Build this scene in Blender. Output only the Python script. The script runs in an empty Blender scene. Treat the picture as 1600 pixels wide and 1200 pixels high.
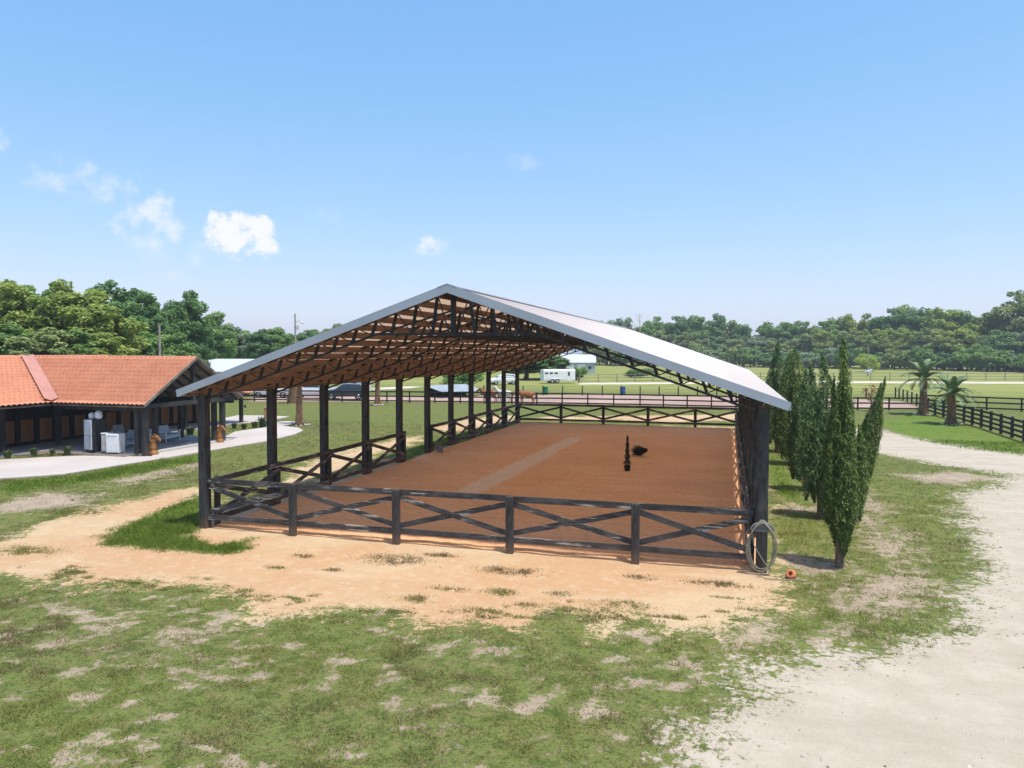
import bpy, math, random
import numpy as np
from mathutils import Vector, Matrix
random.seed(7)
RNG = np.random.default_rng(11)
SC = bpy.context.scene
COL = SC.collection
R = math.radians

# ------------------------------------------------------------------ camera
FPX = 1173.3
CAM = np.array([15.86, -20.01, 5.585]); YAW = -0.28; PIT = 0.0425; ROL = 0.0029
cd = bpy.data.cameras.new("camera"); cam = bpy.data.objects.new("camera", cd); COL.objects.link(cam)
cd.sensor_width = 36; cd.lens = FPX / 1600 * 36; cd.clip_start = 0.1; cd.clip_end = 6000
_cy, _sy, _cp, _sp = math.cos(YAW), math.sin(YAW), math.cos(PIT), math.sin(PIT)
_r = Vector((_cy, -_sy, 0)); _f = Vector((_sy * _cp, _cy * _cp, -_sp)); _u = Vector((_sy * _sp, _cy * _sp, _cp))
_rr = _r * math.cos(ROL) + _u * math.sin(ROL); _uu = -_r * math.sin(ROL) + _u * math.cos(ROL)
M = Matrix((_rr, _uu, -_f)).transposed().to_4x4(); M.translation = Vector(CAM)
cam.matrix_world = M
SC.camera = cam

def ray(px, py):
    a = (px - 800) / FPX; b = (600 - py) / FPX
    d = _f + _rr * a + _uu * b
    return np.array(d)
def G(px, py, z=0.0):
    d = ray(px, py); t = (z - CAM[2]) / d[2]
    return CAM + d * t
def D(px, py, dist):
    d = ray(px, py); return CAM + d * dist / math.hypot(d[0], d[1])
def V(p): return Vector((float(p[0]), float(p[1]), float(p[2])))

# ------------------------------------------------------------------ light
SUN_DIR = Vector((0.26, -0.14, 0.95)).normalized()      # towards the sun
EL = math.asin(SUN_DIR.z); AZ = math.atan2(SUN_DIR.x, SUN_DIR.y)
sd = bpy.data.lights.new("sun", "SUN"); sd.energy = 2.1; sd.angle = R(3.0); sd.color = (1.0, 0.955, 0.88)
so = bpy.data.objects.new("sun", sd); COL.objects.link(so)
so.rotation_euler = SUN_DIR.to_track_quat('Z', 'Y').to_euler(); so.location = (0, 0, 60)
SC.view_settings.view_transform = 'Standard'; SC.view_settings.look = 'None'
SC.view_settings.exposure = 1.36; SC.view_settings.gamma = 1.0; SC.view_settings.use_curve_mapping = False
SKY = 0.081

W = bpy.data.worlds.new("World"); SC.world = W; W.use_nodes = True
def build_world():
    nt = W.node_tree; N = nt.nodes; L = nt.links
    N.clear()
    out = N.new('ShaderNodeOutputWorld'); bg = N.new('ShaderNodeBackground'); L.new(bg.outputs[0], out.inputs[0])
    bg.inputs[1].default_value = SKY
    sky = N.new('ShaderNodeTexSky'); sky.sky_type = 'NISHITA'; sky.sun_disc = False
    sky.sun_elevation = EL; sky.sun_rotation = AZ
    sky.altitude = 0; sky.air_density = 1.0; sky.dust_density = 1.0; sky.ozone_density = 2.0
    tc = N.new('ShaderNodeTexCoord')
    def noise(sc, det, rough=.6):
        n = N.new('ShaderNodeTexNoise'); n.inputs['Scale'].default_value = sc; n.inputs['Detail'].default_value = det
        n.inputs['Roughness'].default_value = rough
        L.new(tc.outputs['Generated'], n.inputs['Vector']); return n
    n1 = noise(36, 10, .62)
    def math_(op, a, b=None, c=None, clamp=False):
        m = N.new('ShaderNodeMath'); m.operation = op; m.use_clamp = clamp
        for i, v in enumerate((a, b, c)):
            if v is None: continue
            if isinstance(v, (int, float)): m.inputs[i].default_value = v
            else: L.new(v, m.inputs[i])
        return m.outputs[0]
    total = None
    # centre px, width px, height px, density
    for (cx, cy, w, h, den, soft) in [(374, 368, 58, 44, 1.0, .45), (237, 346, 54, 46, .66, .85), (95, 276, 50, 34, .40, .9), (178, 297, 52, 26, .42, .9),
                            (660, 383, 40, 20, .75, .7), (2, 212, 16, 20, .5, .9), (808, 250, 38, 17, .30, .95), (512, 338, 38, 26, .16, 1.),
                            (312, 390, 22, 24, .34, .9), (236, 410, 24, 26, .16, 1.), (275, 432, 18, 18, .2, 1.), (122, 276, 16, 18, .32, .9)]:
        c = V(ray(cx, cy)).normalized(); r = _r.normalized(); r = (r - c * r.dot(c)).normalized(); u = r.cross(c).normalized()
        def dot(v, s):
            d = N.new('ShaderNodeVectorMath'); d.operation = 'DOT_PRODUCT'
            L.new(tc.outputs['Generated'], d.inputs[0]); d.inputs[1].default_value = v * s
            return d.outputs['Value']
        a = dot(r, FPX / w); b = dot(u, FPX / h); fwd = dot(c, 1.0)
        q = math_('ADD', math_('MULTIPLY', a, a), math_('MULTIPLY', b, b))
        q = math_('SUBTRACT', 1.0, q)
        q = math_('ADD', q, math_('MULTIPLY', math_('SUBTRACT', n1.outputs['Fac'], 0.5), 4.8))
        q = math_('SUBTRACT', q, 0.15)
        mr = N.new('ShaderNodeMapRange'); mr.interpolation_type = 'SMOOTHSTEP'
        mr.inputs['From Min'].default_value = 0.0; mr.inputs['From Max'].default_value = soft * 1.3 + .25
        mr.inputs['To Max'].default_value = den
        L.new(q, mr.inputs['Value'])
        o = math_('MULTIPLY', mr.outputs[0], math_('GREATER_THAN', fwd, 0.3))
        total = o if total is None else math_('MAXIMUM', total, o)
    mix = N.new('ShaderNodeMix'); mix.data_type = 'RGBA'
    sp = N.new('ShaderNodeSeparateColor'); cb = N.new('ShaderNodeCombineColor'); L.new(sky.outputs[0], sp.inputs[0])
    for i, (pw, ref, out_) in enumerate(((1.0, 1.0, .86), (.62, 2.77, 2.84), (.35, 4.45, 4.75))):
        q = math_('MULTIPLY', math_('POWER', math_('DIVIDE', sp.outputs[i], ref), pw), out_)
        L.new(q, cb.inputs[i])
    L.new(total, mix.inputs[0]); L.new(cb.outputs[0], mix.inputs[6])
    mix.inputs[7].default_value = (4.75, 4.8, 4.9, 1)
    L.new(mix.outputs[2], bg.inputs[0])
build_world()

# ------------------------------------------------------------------ tags
def tag(o, label=None, cat=None, group=None, kind=None):
    if label: o["label"] = label
    if cat: o["category"] = cat
    if group: o["group"] = group
    if kind: o["kind"] = kind
    return o
def empty(name, loc=(0, 0, 0), rz=0.0, label=None, cat=None, group=None):
    o = bpy.data.objects.new(name, None); COL.objects.link(o); o.empty_display_size = .2
    o.location = Vector(tuple(float(c) for c in loc)); o.rotation_euler = (0, 0, rz)
    return tag(o, label, cat, group)
def link(name, me, parent=None, loc=None, rot=None, scale=None):
    o = bpy.data.objects.new(name, me); COL.objects.link(o)
    if parent is not None: o.parent = parent
    if loc is not None: o.location = Vector(tuple(float(c) for c in loc))
    if rot is not None: o.rotation_euler = rot
    if scale is not None: o.scale = scale
    return o
def copy_tree(o, parent=None):
    c = o.copy(); COL.objects.link(c)
    if parent is not None: c.parent = parent
    for ch in list(o.children): copy_tree(ch, c)
    return c

# ------------------------------------------------------------------ mesh builder
class MB:
    def __init__(s): s.v = []; s.f = []; s.sm = []
    def add(s, vs, fs, smooth=False):
        b = len(s.v); s.v += [tuple(float(c) for c in v) for v in vs]; s.f += [tuple(b + i for i in f) for f in fs]; s.sm += [smooth] * len(fs)
    def box(s, c, d, rz=0.0):
        x, y, z = d[0] / 2, d[1] / 2, d[2] / 2; cr, sr = math.cos(rz), math.sin(rz)
        vs = []
        for dz in (-z, z):
            for dx, dy in ((-x, -y), (x, -y), (x, y), (-x, y)):
                vs.append((c[0] + dx * cr - dy * sr, c[1] + dx * sr + dy * cr, c[2] + dz))
        s.add(vs, [(3, 2, 1, 0), (4, 5, 6, 7), (0, 1, 5, 4), (1, 2, 6, 5), (2, 3, 7, 6), (3, 0, 4, 7)])
        return s
    def cbox(s, c, d, b=.01, rz=0.0):
        """box with chamfered vertical and top edges"""
        x, y, z = d[0] / 2, d[1] / 2, d[2] / 2; cr, sr = math.cos(rz), math.sin(rz)
        def ring(ix, dz):
            X, Y = x - ix, y - ix; k = b
            pts = [(-X + k, -Y), (X - k, -Y), (X, -Y + k), (X, Y - k), (X - k, Y), (-X + k, Y), (-X, Y - k), (-X, -Y + k)]
            return [(c[0] + px * cr - py * sr, c[1] + px * sr + py * cr, c[2] + dz) for px, py in pts]
        rs = [ring(b, -z), ring(0, -z + b), ring(0, z - b), ring(b, z)]
        s.loft(rs, cap=True, smooth=False); return s
    def loft(s, rings, cap=False, smooth=True, closed=True):
        n = len(rings[0]); vs = [p for r in rings for p in r]; fs = []
        for i in range(len(rings) - 1):
            for j in range(n if closed else n - 1):
                k = (j + 1) % n
                fs.append((i * n + j, i * n + k, (i + 1) * n + k, (i + 1) * n + j))
        s.add(vs, fs, smooth)
        if cap:
            s.add(rings[0], [tuple(reversed(range(n)))]); s.add(rings[-1], [tuple(range(n))])
        return s
    def beam(s, p0, p1, w, h, up=(0, 0, 1)):
        p0, p1 = V(p0), V(p1); d = (p1 - p0).normalized(); u = Vector(up)
        sd = d.cross(u)
        if sd.length < 1e-4: sd = d.cross(Vector((1, 0, 0)))
        sd.normalize(); u = sd.cross(d).normalized()
        vs = []
        for p in (p0, p1):
            for a, b in ((-1, -1), (1, -1), (1, 1), (-1, 1)):
                vs.append(p + sd * (a * w / 2) + u * (b * h / 2))
        s.add(vs, [(0, 1, 2, 3), (7, 6, 5, 4), (0, 4, 5, 1), (1, 5, 6, 2), (2, 6, 7, 3), (3, 7, 4, 0)]); return s
    def tube(s, pts, r, n=8, cap=True, smooth=True):
        pts = [V(p) for p in pts]; rs = r if hasattr(r, '__len__') else [r] * len(pts)
        rings = []; ref = None
        for i, p in enumerate(pts):
            d = (pts[min(i + 1, len(pts) - 1)] - pts[max(i - 1, 0)])
            if d.length < 1e-9: d = Vector((0, 0, 1))
            d.normalize()
            if ref is None: ref = d.orthogonal().normalized()
            ref = (ref - d * ref.dot(d))
            if ref.length < 1e-6: ref = d.orthogonal()
            ref.normalize(); b = d.cross(ref)
            rings.append([p + (ref * math.cos(t) + b * math.sin(t)) * rs[i] for t in [2 * math.pi * k / n for k in range(n)]])
        s.loft(rings, cap=cap, smooth=smooth); return s
    def lathe(s, prof, c=(0, 0, 0), n=16, cap=True, smooth=True):
        rings = [[(c[0] + r * math.cos(2 * math.pi * k / n), c[1] + r * math.sin(2 * math.pi * k / n), c[2] + z) for k in range(n)] for r, z in prof]
        s.loft(rings, cap=cap, smooth=smooth); return s
    def quad(s, a, b, c, d): s.add([a, b, c, d], [(0, 1, 2, 3)]); return s
    def ext(s, poly, axis, a, b):
        """extrude a 2D polygon along an axis ('x','y','z')"""
        def P(p, t):
            return {'x': (t, p[0], p[1]), 'y': (p[0], t, p[1]), 'z': (p[0], p[1], t)}[axis]
        n = len(poly); vs = [P(p, a) for p in poly] + [P(p, b) for p in poly]
        fs = [(i, (i + 1) % n, n + (i + 1) % n, n + i) for i in range(n)]
        s.add(vs, fs); s.add(vs[:n], [tuple(reversed(range(n)))]); s.add(vs[n:], [tuple(range(n))]); return s
    def mesh(s, name, m):
        me = bpy.data.meshes.new(name); me.from_pydata(s.v, [], s.f)
        me.polygons.foreach_set('use_smooth', s.sm)
        if m: me.materials.append(m)
        import bmesh
        bm = bmesh.new(); bm.from_mesh(me); bmesh.ops.recalc_face_normals(bm, faces=bm.faces[:]); bm.to_mesh(me); bm.free()
        return me
    def build(s, name, m, parent=None, **k): return link(name, s.mesh(name, m), parent, **k)

def np_mesh(name, verts, faces, m, attrs=None, smooth=False):
    """verts (n,3); faces (k,3|4) ; attrs dict name -> per-vertex float"""
    me = bpy.data.meshes.new(name); n = len(verts); k, w = faces.shape
    me.vertices.add(n); me.vertices.foreach_set('co', np.ascontiguousarray(verts, np.float32).ravel())
    me.loops.add(k * w); me.loops.foreach_set('vertex_index', np.ascontiguousarray(faces, np.int32).ravel())
    me.polygons.add(k); me.polygons.foreach_set('loop_start', np.arange(0, k * w, w, dtype=np.int32))
    me.polygons.foreach_set('loop_total', np.full(k, w, np.int32))
    me.polygons.foreach_set('use_smooth', np.full(k, smooth))
    me.update(calc_edges=True)
    for a, val in (attrs or {}).items():
        at = me.attributes.new(a, 'FLOAT', 'POINT'); at.data.foreach_set('value', np.ascontiguousarray(val, np.float32))
    if m: me.materials.append(m)
    return me

# ------------------------------------------------------------------ noise
def _hash(ix, iy, seed):
    h = (ix.astype(np.int64) * 374761393 + iy.astype(np.int64) * 668265263 + seed * 974711) & 0xffffffff
    h = ((h ^ (h >> 13)) * 1274126177) & 0xffffffff
    return ((h ^ (h >> 16)) & 0xffff) / 65535.0
def vnoise(x, y, seed=0):
    ix = np.floor(x); iy = np.floor(y); fx = x - ix; fy = y - iy
    fx = fx * fx * (3 - 2 * fx); fy = fy * fy * (3 - 2 * fy)
    a = _hash(ix, iy, seed); b = _hash(ix + 1, iy, seed); c = _hash(ix, iy + 1, seed); d = _hash(ix + 1, iy + 1, seed)
    return (a * (1 - fx) + b * fx) * (1 - fy) + (c * (1 - fx) + d * fx) * fy
def fbm(x, y, seed=0, o=4):
    t = 0; amp = .5; s = 0
    for i in range(o):
        t = t + amp * vnoise(x * 2 ** i + 17.3 * i, y * 2 ** i - 9.1 * i, seed + i); s += amp; amp *= .55
    return t / s

# ------------------------------------------------------------------ materials
class NT:
    def __init__(s, name):
        s.m = bpy.data.materials.new(name); s.m.use_nodes = True; s.t = s.m.node_tree; s.N = s.t.nodes; s.L = s.t.links
        s.b = s.N['Principled BSDF']; s.tc = s.N.new('ShaderNodeTexCoord')
        s.b.inputs['Specular IOR Level'].default_value = .3
    def set(s, inp, v):
        if isinstance(v, (int, float)): inp.default_value = v
        elif isinstance(v, tuple): inp.default_value = v if len(v) == 4 or inp.type == 'VECTOR' else (*v, 1)
        else: s.L.new(v, inp)
    def noise(s, sc, det=4, rough=.6, vec=None, stretch=None, coord='Object'):
        n = s.N.new('ShaderNodeTexNoise'); n.inputs['Scale'].default_value = sc; n.inputs['Detail'].default_value = det; n.inputs['Roughness'].default_value = rough
        v = vec or s.tc.outputs[coord]
        if stretch:
            mp = s.N.new('ShaderNodeMapping'); mp.inputs['Scale'].default_value = stretch; s.L.new(v, mp.inputs[0]); v = mp.outputs[0]
        s.L.new(v, n.inputs['Vector']); return n.outputs['Fac']
    def ramp(s, f, lo, hi, a=0.0, b=1.0, smooth=True):
        m = s.N.new('ShaderNodeMapRange'); m.interpolation_type = 'SMOOTHSTEP' if smooth else 'LINEAR'
        s.set(m.inputs['Value'], f)
        for k, v in (('From Min', lo), ('From Max', hi), ('To Min', a), ('To Max', b)): m.inputs[k].default_value = v
        return m.outputs[0]
    def math(s, op, a, b=0.0, clamp=False):
        m = s.N.new('ShaderNodeMath'); m.operation = op; m.use_clamp = clamp; s.set(m.inputs[0], a); s.set(m.inputs[1], b); return m.outputs[0]
    def mix(s, f, a, b, blend='MIX'):
        m = s.N.new('ShaderNodeMix'); m.data_type = 'RGBA'; m.blend_type = blend
        s.set(m.inputs[0], f); s.set(m.inputs[6], a); s.set(m.inputs[7], b); return m.outputs[2]
    def attr(s, name):
        a = s.N.new('ShaderNodeAttribute'); a.attribute_name = name; return a.outputs['Fac']
    def rnd(s):
        a = s.N.new('ShaderNodeObjectInfo'); return a.outputs['Random']
    def bump(s, h, strength=.3, dist=.02):
        b = s.N.new('ShaderNodeBump'); b.inputs['Strength'].default_value = strength; b.inputs['Distance'].default_value = dist
        s.L.new(h, b.inputs['Height']); s.L.new(b.outputs[0], s.b.inputs['Normal'])
    def color(s, c): s.set(s.b.inputs['Base Color'], c)
    def p(s, **k):
        for a, v in k.items(): s.set(s.b.inputs[{'rough': 'Roughness', 'metal': 'Metallic', 'spec': 'Specular IOR Level', 'trans': 'Transmission Weight'}[a]], v)
        return s

def simple(name, c, rough=.7, metal=0.0, var=.25, sc=3.0, bump=0.0):
    n = NT(name); f = n.noise(sc, 5)
    lo = tuple(x * (1 - var) for x in c); hi = tuple(min(1, x * (1 + var)) for x in c)
    n.color(n.mix(n.ramp(f, .3, .7), lo, hi)); n.p(rough=rough, metal=metal)
    if bump: n.bump(n.noise(sc * 8, 4), bump, .01)
    return n.m

def black_wood(name, peel, base=.024, grain=(1, 1, 1), dirt=True):
    n = NT(name); geo = n.N.new('ShaderNodeNewGeometry'); sp = n.N.new('ShaderNodeSeparateXYZ'); n.L.new(geo.outputs['Position'], sp.inputs[0])
    g = n.noise(9, 6, .65, stretch=grain); big = n.noise(1.4, 4, .6); fine = n.noise(34, 4, .6, stretch=grain); rv = n.rnd()
    c = n.mix(n.ramp(g, .35, .65), (base * .55, base * .57, base * .62), (base * 1.7, base * 1.72, base * 1.8))
    c = n.mix(n.ramp(big, .46, .68, 0, .45), c, (base * 3.4, base * 3.2, base * 3.0))       # rubbed, greyed stain
    c = n.mix(n.ramp(fine, .54, .66, 0, .3), c, (base * 4.6, base * 4.2, base * 3.8))
    c = n.mix(n.math('MULTIPLY', rv, .2), c, (base * 2.8, base * 2.6, base * 2.4))
    if dirt:
        dz = n.math('ADD', sp.outputs[2], n.math('MULTIPLY', n.math('SUBTRACT', big, .5), .8))
        c = n.mix(n.ramp(dz, .0, .42, .6, 0), c, (.17, .105, .065))                         # soil splashed up from the ground
    if peel > 0:
        patch = n.ramp(n.math('ADD', n.noise(.9, 2, .5), n.math('MULTIPLY', rv, .10)), .60 - peel * .06, .68 - peel * .06)
        chips = n.math('MULTIPLY', patch, n.ramp(n.noise(8, 6, .75, stretch=tuple(q * (.5 if q < 1 else 1.6) for q in grain)), .53, .57))
        c = n.mix(chips, c, (.40, .36, .31))
    n.color(c); n.p(rough=.8); n.bump(n.math('ADD', fine, n.math('MULTIPLY', g, 1.5)), .5, .01)
    return n.m
M_post = black_wood('black_stained_post', 0, .030, (1, 1, .12))
M_rail_x = black_wood('black_fence_board', 1.0, .036, (.14, 1, 1))
M_rail_y = black_wood('black_fence_board_side', 1.0, .036, (1, .14, 1))
M_steel = simple('black_painted_steel', (.024, .025, .028), .5, 0.1, .4, 6)
M_black = black_wood('black_paddock_board', 0, .014, dirt=False)
M_greyfence = simple('weathered_grey_rail', (.22, .21, .19), .85, 0, .3, 4)
M_wire = simple('wire', (.12, .12, .12), .5, .6)
M_white = simple('white_paint', (.74, .75, .76), .45, 0, .06, 4)
M_lightgrey = simple('light_grey_paint', (.50, .54, .60), .5, 0, .08, 4)
M_cushion = simple('grey_cushion', (.40, .43, .50), .9, 0, .1, 8)
M_tyre = simple('tyre_rubber', (.018, .018, .019), .8)
M_rim = simple('alloy', (.45, .46, .47), .3, .8)
M_glass = NT('dark_glass'); M_glass.color((.02, .028, .036)); M_glass.p(rough=.06, spec=.6); M_glass = M_glass.m
M_bark = simple('bark', (.13, .10, .075), .95, 0, .45, 4, .5)
M_cbark = simple('cypress_bark', (.17, .125, .095), .95, 0, .4, 12, .5)

def galv(name, c, rough=.38, metal=.35):
    n = NT(name); f = n.noise(.7, 4); g = n.noise(14, 4, .6, stretch=(1, .2, 1))
    col = n.mix(n.ramp(f, .3, .7), tuple(x * .92 for x in c), tuple(x * 1.05 for x in c))
    col = n.mix(n.ramp(g, .55, .8, 0, .25), col, tuple(x * .8 for x in c))
    col = n.mix(n.ramp(n.noise(3, 5, .7, stretch=(.12, 1, 1)), .5, .68, 0, .35), col, tuple(x * .72 for x in c))
    n.color(col); n.p(rough=rough, metal=metal); return n.m
M_roof = galv('galvanised_roof_sheet', (.33, .34, .36), .42, .15)
def sheet_mat():
    m = galv('roof_sheet', (.42, .43, .455), .42, .12); nt = m.node_tree; b = nt.nodes['Principled BSDF']; out = nt.nodes['Material Output']
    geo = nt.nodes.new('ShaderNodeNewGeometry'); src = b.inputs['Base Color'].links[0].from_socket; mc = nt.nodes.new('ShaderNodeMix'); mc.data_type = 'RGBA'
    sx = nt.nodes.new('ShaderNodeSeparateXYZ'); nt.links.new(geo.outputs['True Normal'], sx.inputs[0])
    nt.links.new(geo.outputs['Backfacing'], mc.inputs[0]); nt.links.new(src, mc.inputs[6]); mc.inputs[7].default_value = (.13, .08, .055, 1); nt.links.new(mc.outputs[2], b.inputs['Base Color'])   # underside tinted dark brown: sand's bounce light and shade put into the colour
    t = nt.nodes.new('ShaderNodeBsdfTranslucent'); t.inputs[0].default_value = (.98, .66, .44, 1)  # made-up warm translucency of the metal, added to brighten the arena floor
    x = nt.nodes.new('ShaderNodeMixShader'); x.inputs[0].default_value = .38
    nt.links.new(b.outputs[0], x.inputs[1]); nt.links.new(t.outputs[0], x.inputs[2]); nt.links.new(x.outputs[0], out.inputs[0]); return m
M_sheet = sheet_mat()
M_fascia = galv('galvanised_fascia', (.38, .42, .47), .5, .1)
def purlin_mat():
    n = NT('rough_sawn_purlin'); g = n.noise(6, 6, .65, stretch=(1, .1, 1))
    n.color(n.mix(n.ramp(g, .3, .75), (.15, .085, .052), (.27, .165, .105))); n.p(rough=.85); return n.m
M_purlin = purlin_mat()
def stallwood():
    n = NT('stall_plank_wood'); g = n.noise(5, 5, .6, stretch=(1, .15, 1)); n.color(n.mix(n.mix(n.ramp(g, .3, .7), (.20, .085, .035), (.36, .17, .075)), (.25, .12, .055), n.rnd()) if False else n.mix(n.ramp(g, .3, .7), (.20, .085, .035), (.36, .17, .075)))
    n.p(rough=.7); return n.m
M_stall = stallwood()
def tilemat():
    n = NT('terracotta_tile_roof'); f = n.noise(.5, 3); g = n.noise(3.2, 5, .7); h = n.noise(11, 3)
    c = n.mix(n.ramp(f, .3, .7), (.47, .165, .085), (.56, .22, .12))
    c = n.mix(n.ramp(g, .35, .8), c, (.57, .265, .16))
    c = n.mix(n.ramp(h, .55, .7, 0, .5), c, (.38, .12, .07)); c = n.mix(n.ramp(n.noise(1.4, 6, .75), .54, .68, 0, .4), c, (.36, .17, .10))
    n.color(c); n.p(rough=.55); return n.m
M_tile = tilemat()
M_valley = simple('valley_flashing', (.46, .225, .17), .5, 0, .1, 1.5)
M_deck = simple('grey_roof_underside', (.20, .17, .14), .9, 0, .35, 2.5)
def concrete(name, c):
    n = NT(name); f = n.noise(.25, 5); g = n.noise(3, 6, .7)
    col = n.mix(n.ramp(f, .3, .7), tuple(x * .88 for x in c), tuple(x * 1.06 for x in c))
    col = n.mix(n.ramp(g, .55, .8, 0, .35), col, tuple(x * .72 for x in c))
    n.color(col); n.p(rough=.9); n.bump(n.noise(30, 4), .2, .01); return n.m
M_conc = concrete('concrete', (.47, .42, .385))
M_slab = concrete('porch_concrete', (.42, .40, .39))

# ------------------------------------------------------------------ ground regions (world-space polygons on z = 0)
def poly(pts): return np.array([G(x, y)[:2] for x, y in pts])
def sdist(P, x, y):
    """signed distance, positive inside"""
    d2 = np.full(x.shape, 1e18); ins = np.zeros(x.shape, bool); n = len(P)
    for i in range(n):
        ax, ay = P[i]; bx, by = P[(i + 1) % n]
        ex, ey = bx - ax, by - ay; wx, wy = x - ax, y - ay
        t = np.clip((wx * ex + wy * ey) / (ex * ex + ey * ey + 1e-12), 0, 1)
        d2 = np.minimum(d2, (wx - ex * t) ** 2 + (wy - ey * t) ** 2)
        c = ((ay <= y) & (by > y)) | ((by <= y) & (ay > y))
        ins ^= c & (x < ax + (y - ay) / np.where(abs(by - ay) < 1e-12, 1e-12, by - ay) * ex)
    return np.where(ins, 1, -1) * np.sqrt(d2)
SAND = [poly(p) for p in (
    [(318, 757), (250, 772), (165, 792), (90, 812), (0, 846), (-120, 880), (-80, 915), (0, 890), (80, 895), (170, 910), (260, 912), (350, 932), (430, 948), (520, 950), (600, 962), (680, 966), (800, 975),
     (870, 962), (930, 985), (1010, 980), (1080, 985), (1150, 975), (1190, 958), (1222, 930), (1236, 905), (1215, 885), (1192, 872), (1150, 668), (812, 661), (420, 775), (318, 800)],
    [(455, 738), (520, 710), (600, 690), (662, 680), (665, 690), (612, 702), (540, 728), (480, 752), (430, 765)],
    [(672, 668), (740, 654), (806, 649), (806, 655), (760, 664), (700, 676)],
    [(835, 652), (960, 650), (1148, 647), (1152, 656), (1060, 660), (960, 656), (850, 657)],
)]
BARE = [poly(p) for p in (
    [(-60, 790), (0, 784), (60, 770), (150, 772), (150, 780), (90, 792), (20, 802), (-60, 806)],
    [(170, 752), (240, 735), (318, 722), (318, 730), (250, 745), (190, 760)],
    [(258, 985), (295, 984), (292, 1008), (258, 1018)],
    [(1345, 780), (1365, 800), (1400, 840), (1430, 880), (1420, 920), (1370, 945), (1330, 960), (1300, 940), (1370, 900), (1375, 860), (1350, 830)],
    [(1215, 860), (1290, 870), (1360, 895), (1290, 905), (1240, 905), (1215, 890)],
    [(1150, 960), (1230, 960), (1215, 1000), (1120, 1010)],
    [(1205, 765), (1250, 770), (1275, 800), (1240, 800)],
    [(1345, 760), (1380, 790), (1425, 840), (1450, 900), (1430, 950), (1375, 985), (1300, 1010), (1270, 1000), (1350, 960), (1400, 920), (1405, 870), (1375, 825), (1340, 790)],
    [(1395, 740), (1490, 735), (1560, 748), (1500, 757), (1420, 752)],
)]
LUSH = [poly(p) for p in (
    [(318, 777), (260, 792), (180, 828), (160, 850), (232, 858), (290, 860), (345, 868), (388, 858), (392, 842), (335, 850), (292, 836), (318, 822)],
    [(0, 752), (110, 745), (240, 722), (330, 707), (330, 716), (240, 735), (120, 756), (0, 772)],
    [(630, 715), (668, 690), (760, 668), (800, 660), (804, 666), (668, 706), (628, 722)],
    [(1370, 660), (1440, 645), (1600, 690), (1600, 712), (1500, 700), (1420, 685)],
    [(1200, 700), (1260, 790), (1215, 770)],
)]
ROAD = [poly(p) for p in (
    [(1330, 672), (1360, 667), (1395, 676), (1450, 688), (1530, 701), (1600, 711), (1800, 740), (1800, 775), (1600, 744), (1540, 737), (1430, 719), (1352, 704), (1320, 690)],
    [(1590, 742), (1800, 765), (2100, 900), (2100, 1300), (1000, 1300), (1120, 1120), (1190, 1055), (1260, 1032), (1400, 1004), (1500, 968), (1540, 925), (1535, 860), (1500, 810), (1500, 780), (1545, 760)],
)]
PADDOCK = [np.array([G(395, 627)[:2], G(640, 627.5)[:2], G(800, 630)[:2], G(1000, 633)[:2], G(1150, 637)[:2], G(1340, 637)[:2], G(1437, 638)[:2], G(1420, 628)[:2], G(1310, 622)[:2], G(1150, 619.5)[:2], G(941, 616.5)[:2], G(760, 618)[:2], G(640, 620)[:2], G(395, 612)[:2]])]
FARROAD = [poly(p) for p in ([(905, 598.2), (1300, 595.6), (1800, 597.5), (1800, 600), (1300, 598.2), (905, 600.6)],
                              [(580, 606), (640, 603.5), (660, 604), (640, 606.5), (585, 609)])]
PATH_CONC = [(-60, 724), (0, 719.5), (60, 716), (130, 713), (215, 714.5), (236, 714), (262, 700), (300, 690), (345, 686), (368, 675), (418, 668), (425, 662), (440, 659), (463, 659), (463, 661.5), (440, 666), (466, 669), (474, 673), (462, 679), (420, 689.5), (330, 704.5), (240, 719.5), (100, 742), (0, 749), (-60, 753)]
PATH_FAR = [(345, 655), (372, 649.5), (420, 650), (452, 651.5), (440, 654), (415, 658), (380, 662), (345, 663)]

def region(polys, x, y):
    r = np.full(x.shape, -1e9)
    for P in polys: r = np.maximum(r, sdist(P, x, y))
    return r
def masks(x, y):
    w = (fbm(x * .8, y * .8, 3) - .5); w2 = (fbm(x * 2.6, y * 2.6, 31, 3) - .5)
    s = region(SAND, x, y) + w * 2.6 + w2 * 1.0
    b = region(BARE, x, y) + w * 1.8 + w2 * 1.2
    g = region(ROAD, x, y) + w * 1.3 + w2 * .9
    l = region(LUSH, x, y) + w2 * .5
    # natural thin spots in the worn front lawn, thicker further away
    front = np.clip((6.0 - y) / 6.0, 0, 1) * np.clip((19.5 - x) / 2.0, 0, 1)
    thin = fbm(x * .8 + 4, y * 1.5 + 2, 77) * .45 + fbm(x * 3.1, y * 4.6, 78, 3) * .55
    bp = (thin - (.665 - .075 * front)) * 3.2
    sm = lambda d, wd: np.clip(.5 + d / (2 * wd), 0, 1)
    S, B, Gv, Lu = sm(s, 1.25), np.maximum(sm(b, 1.1), np.clip(.5 + bp, 0, .75) * np.clip((24 - y) / 14, 0, 1)), sm(g, 1.3), sm(l, .3)
    S = S * (1 - Lu); B = B * (1 - Lu) * .9; Gv = Gv * (1 - .0 * Lu)
    P = sm(region(PADDOCK, x, y), .4); F = sm(region(FARROAD, x, y), .5)
    return S, B, Gv, Lu, P, F

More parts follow.
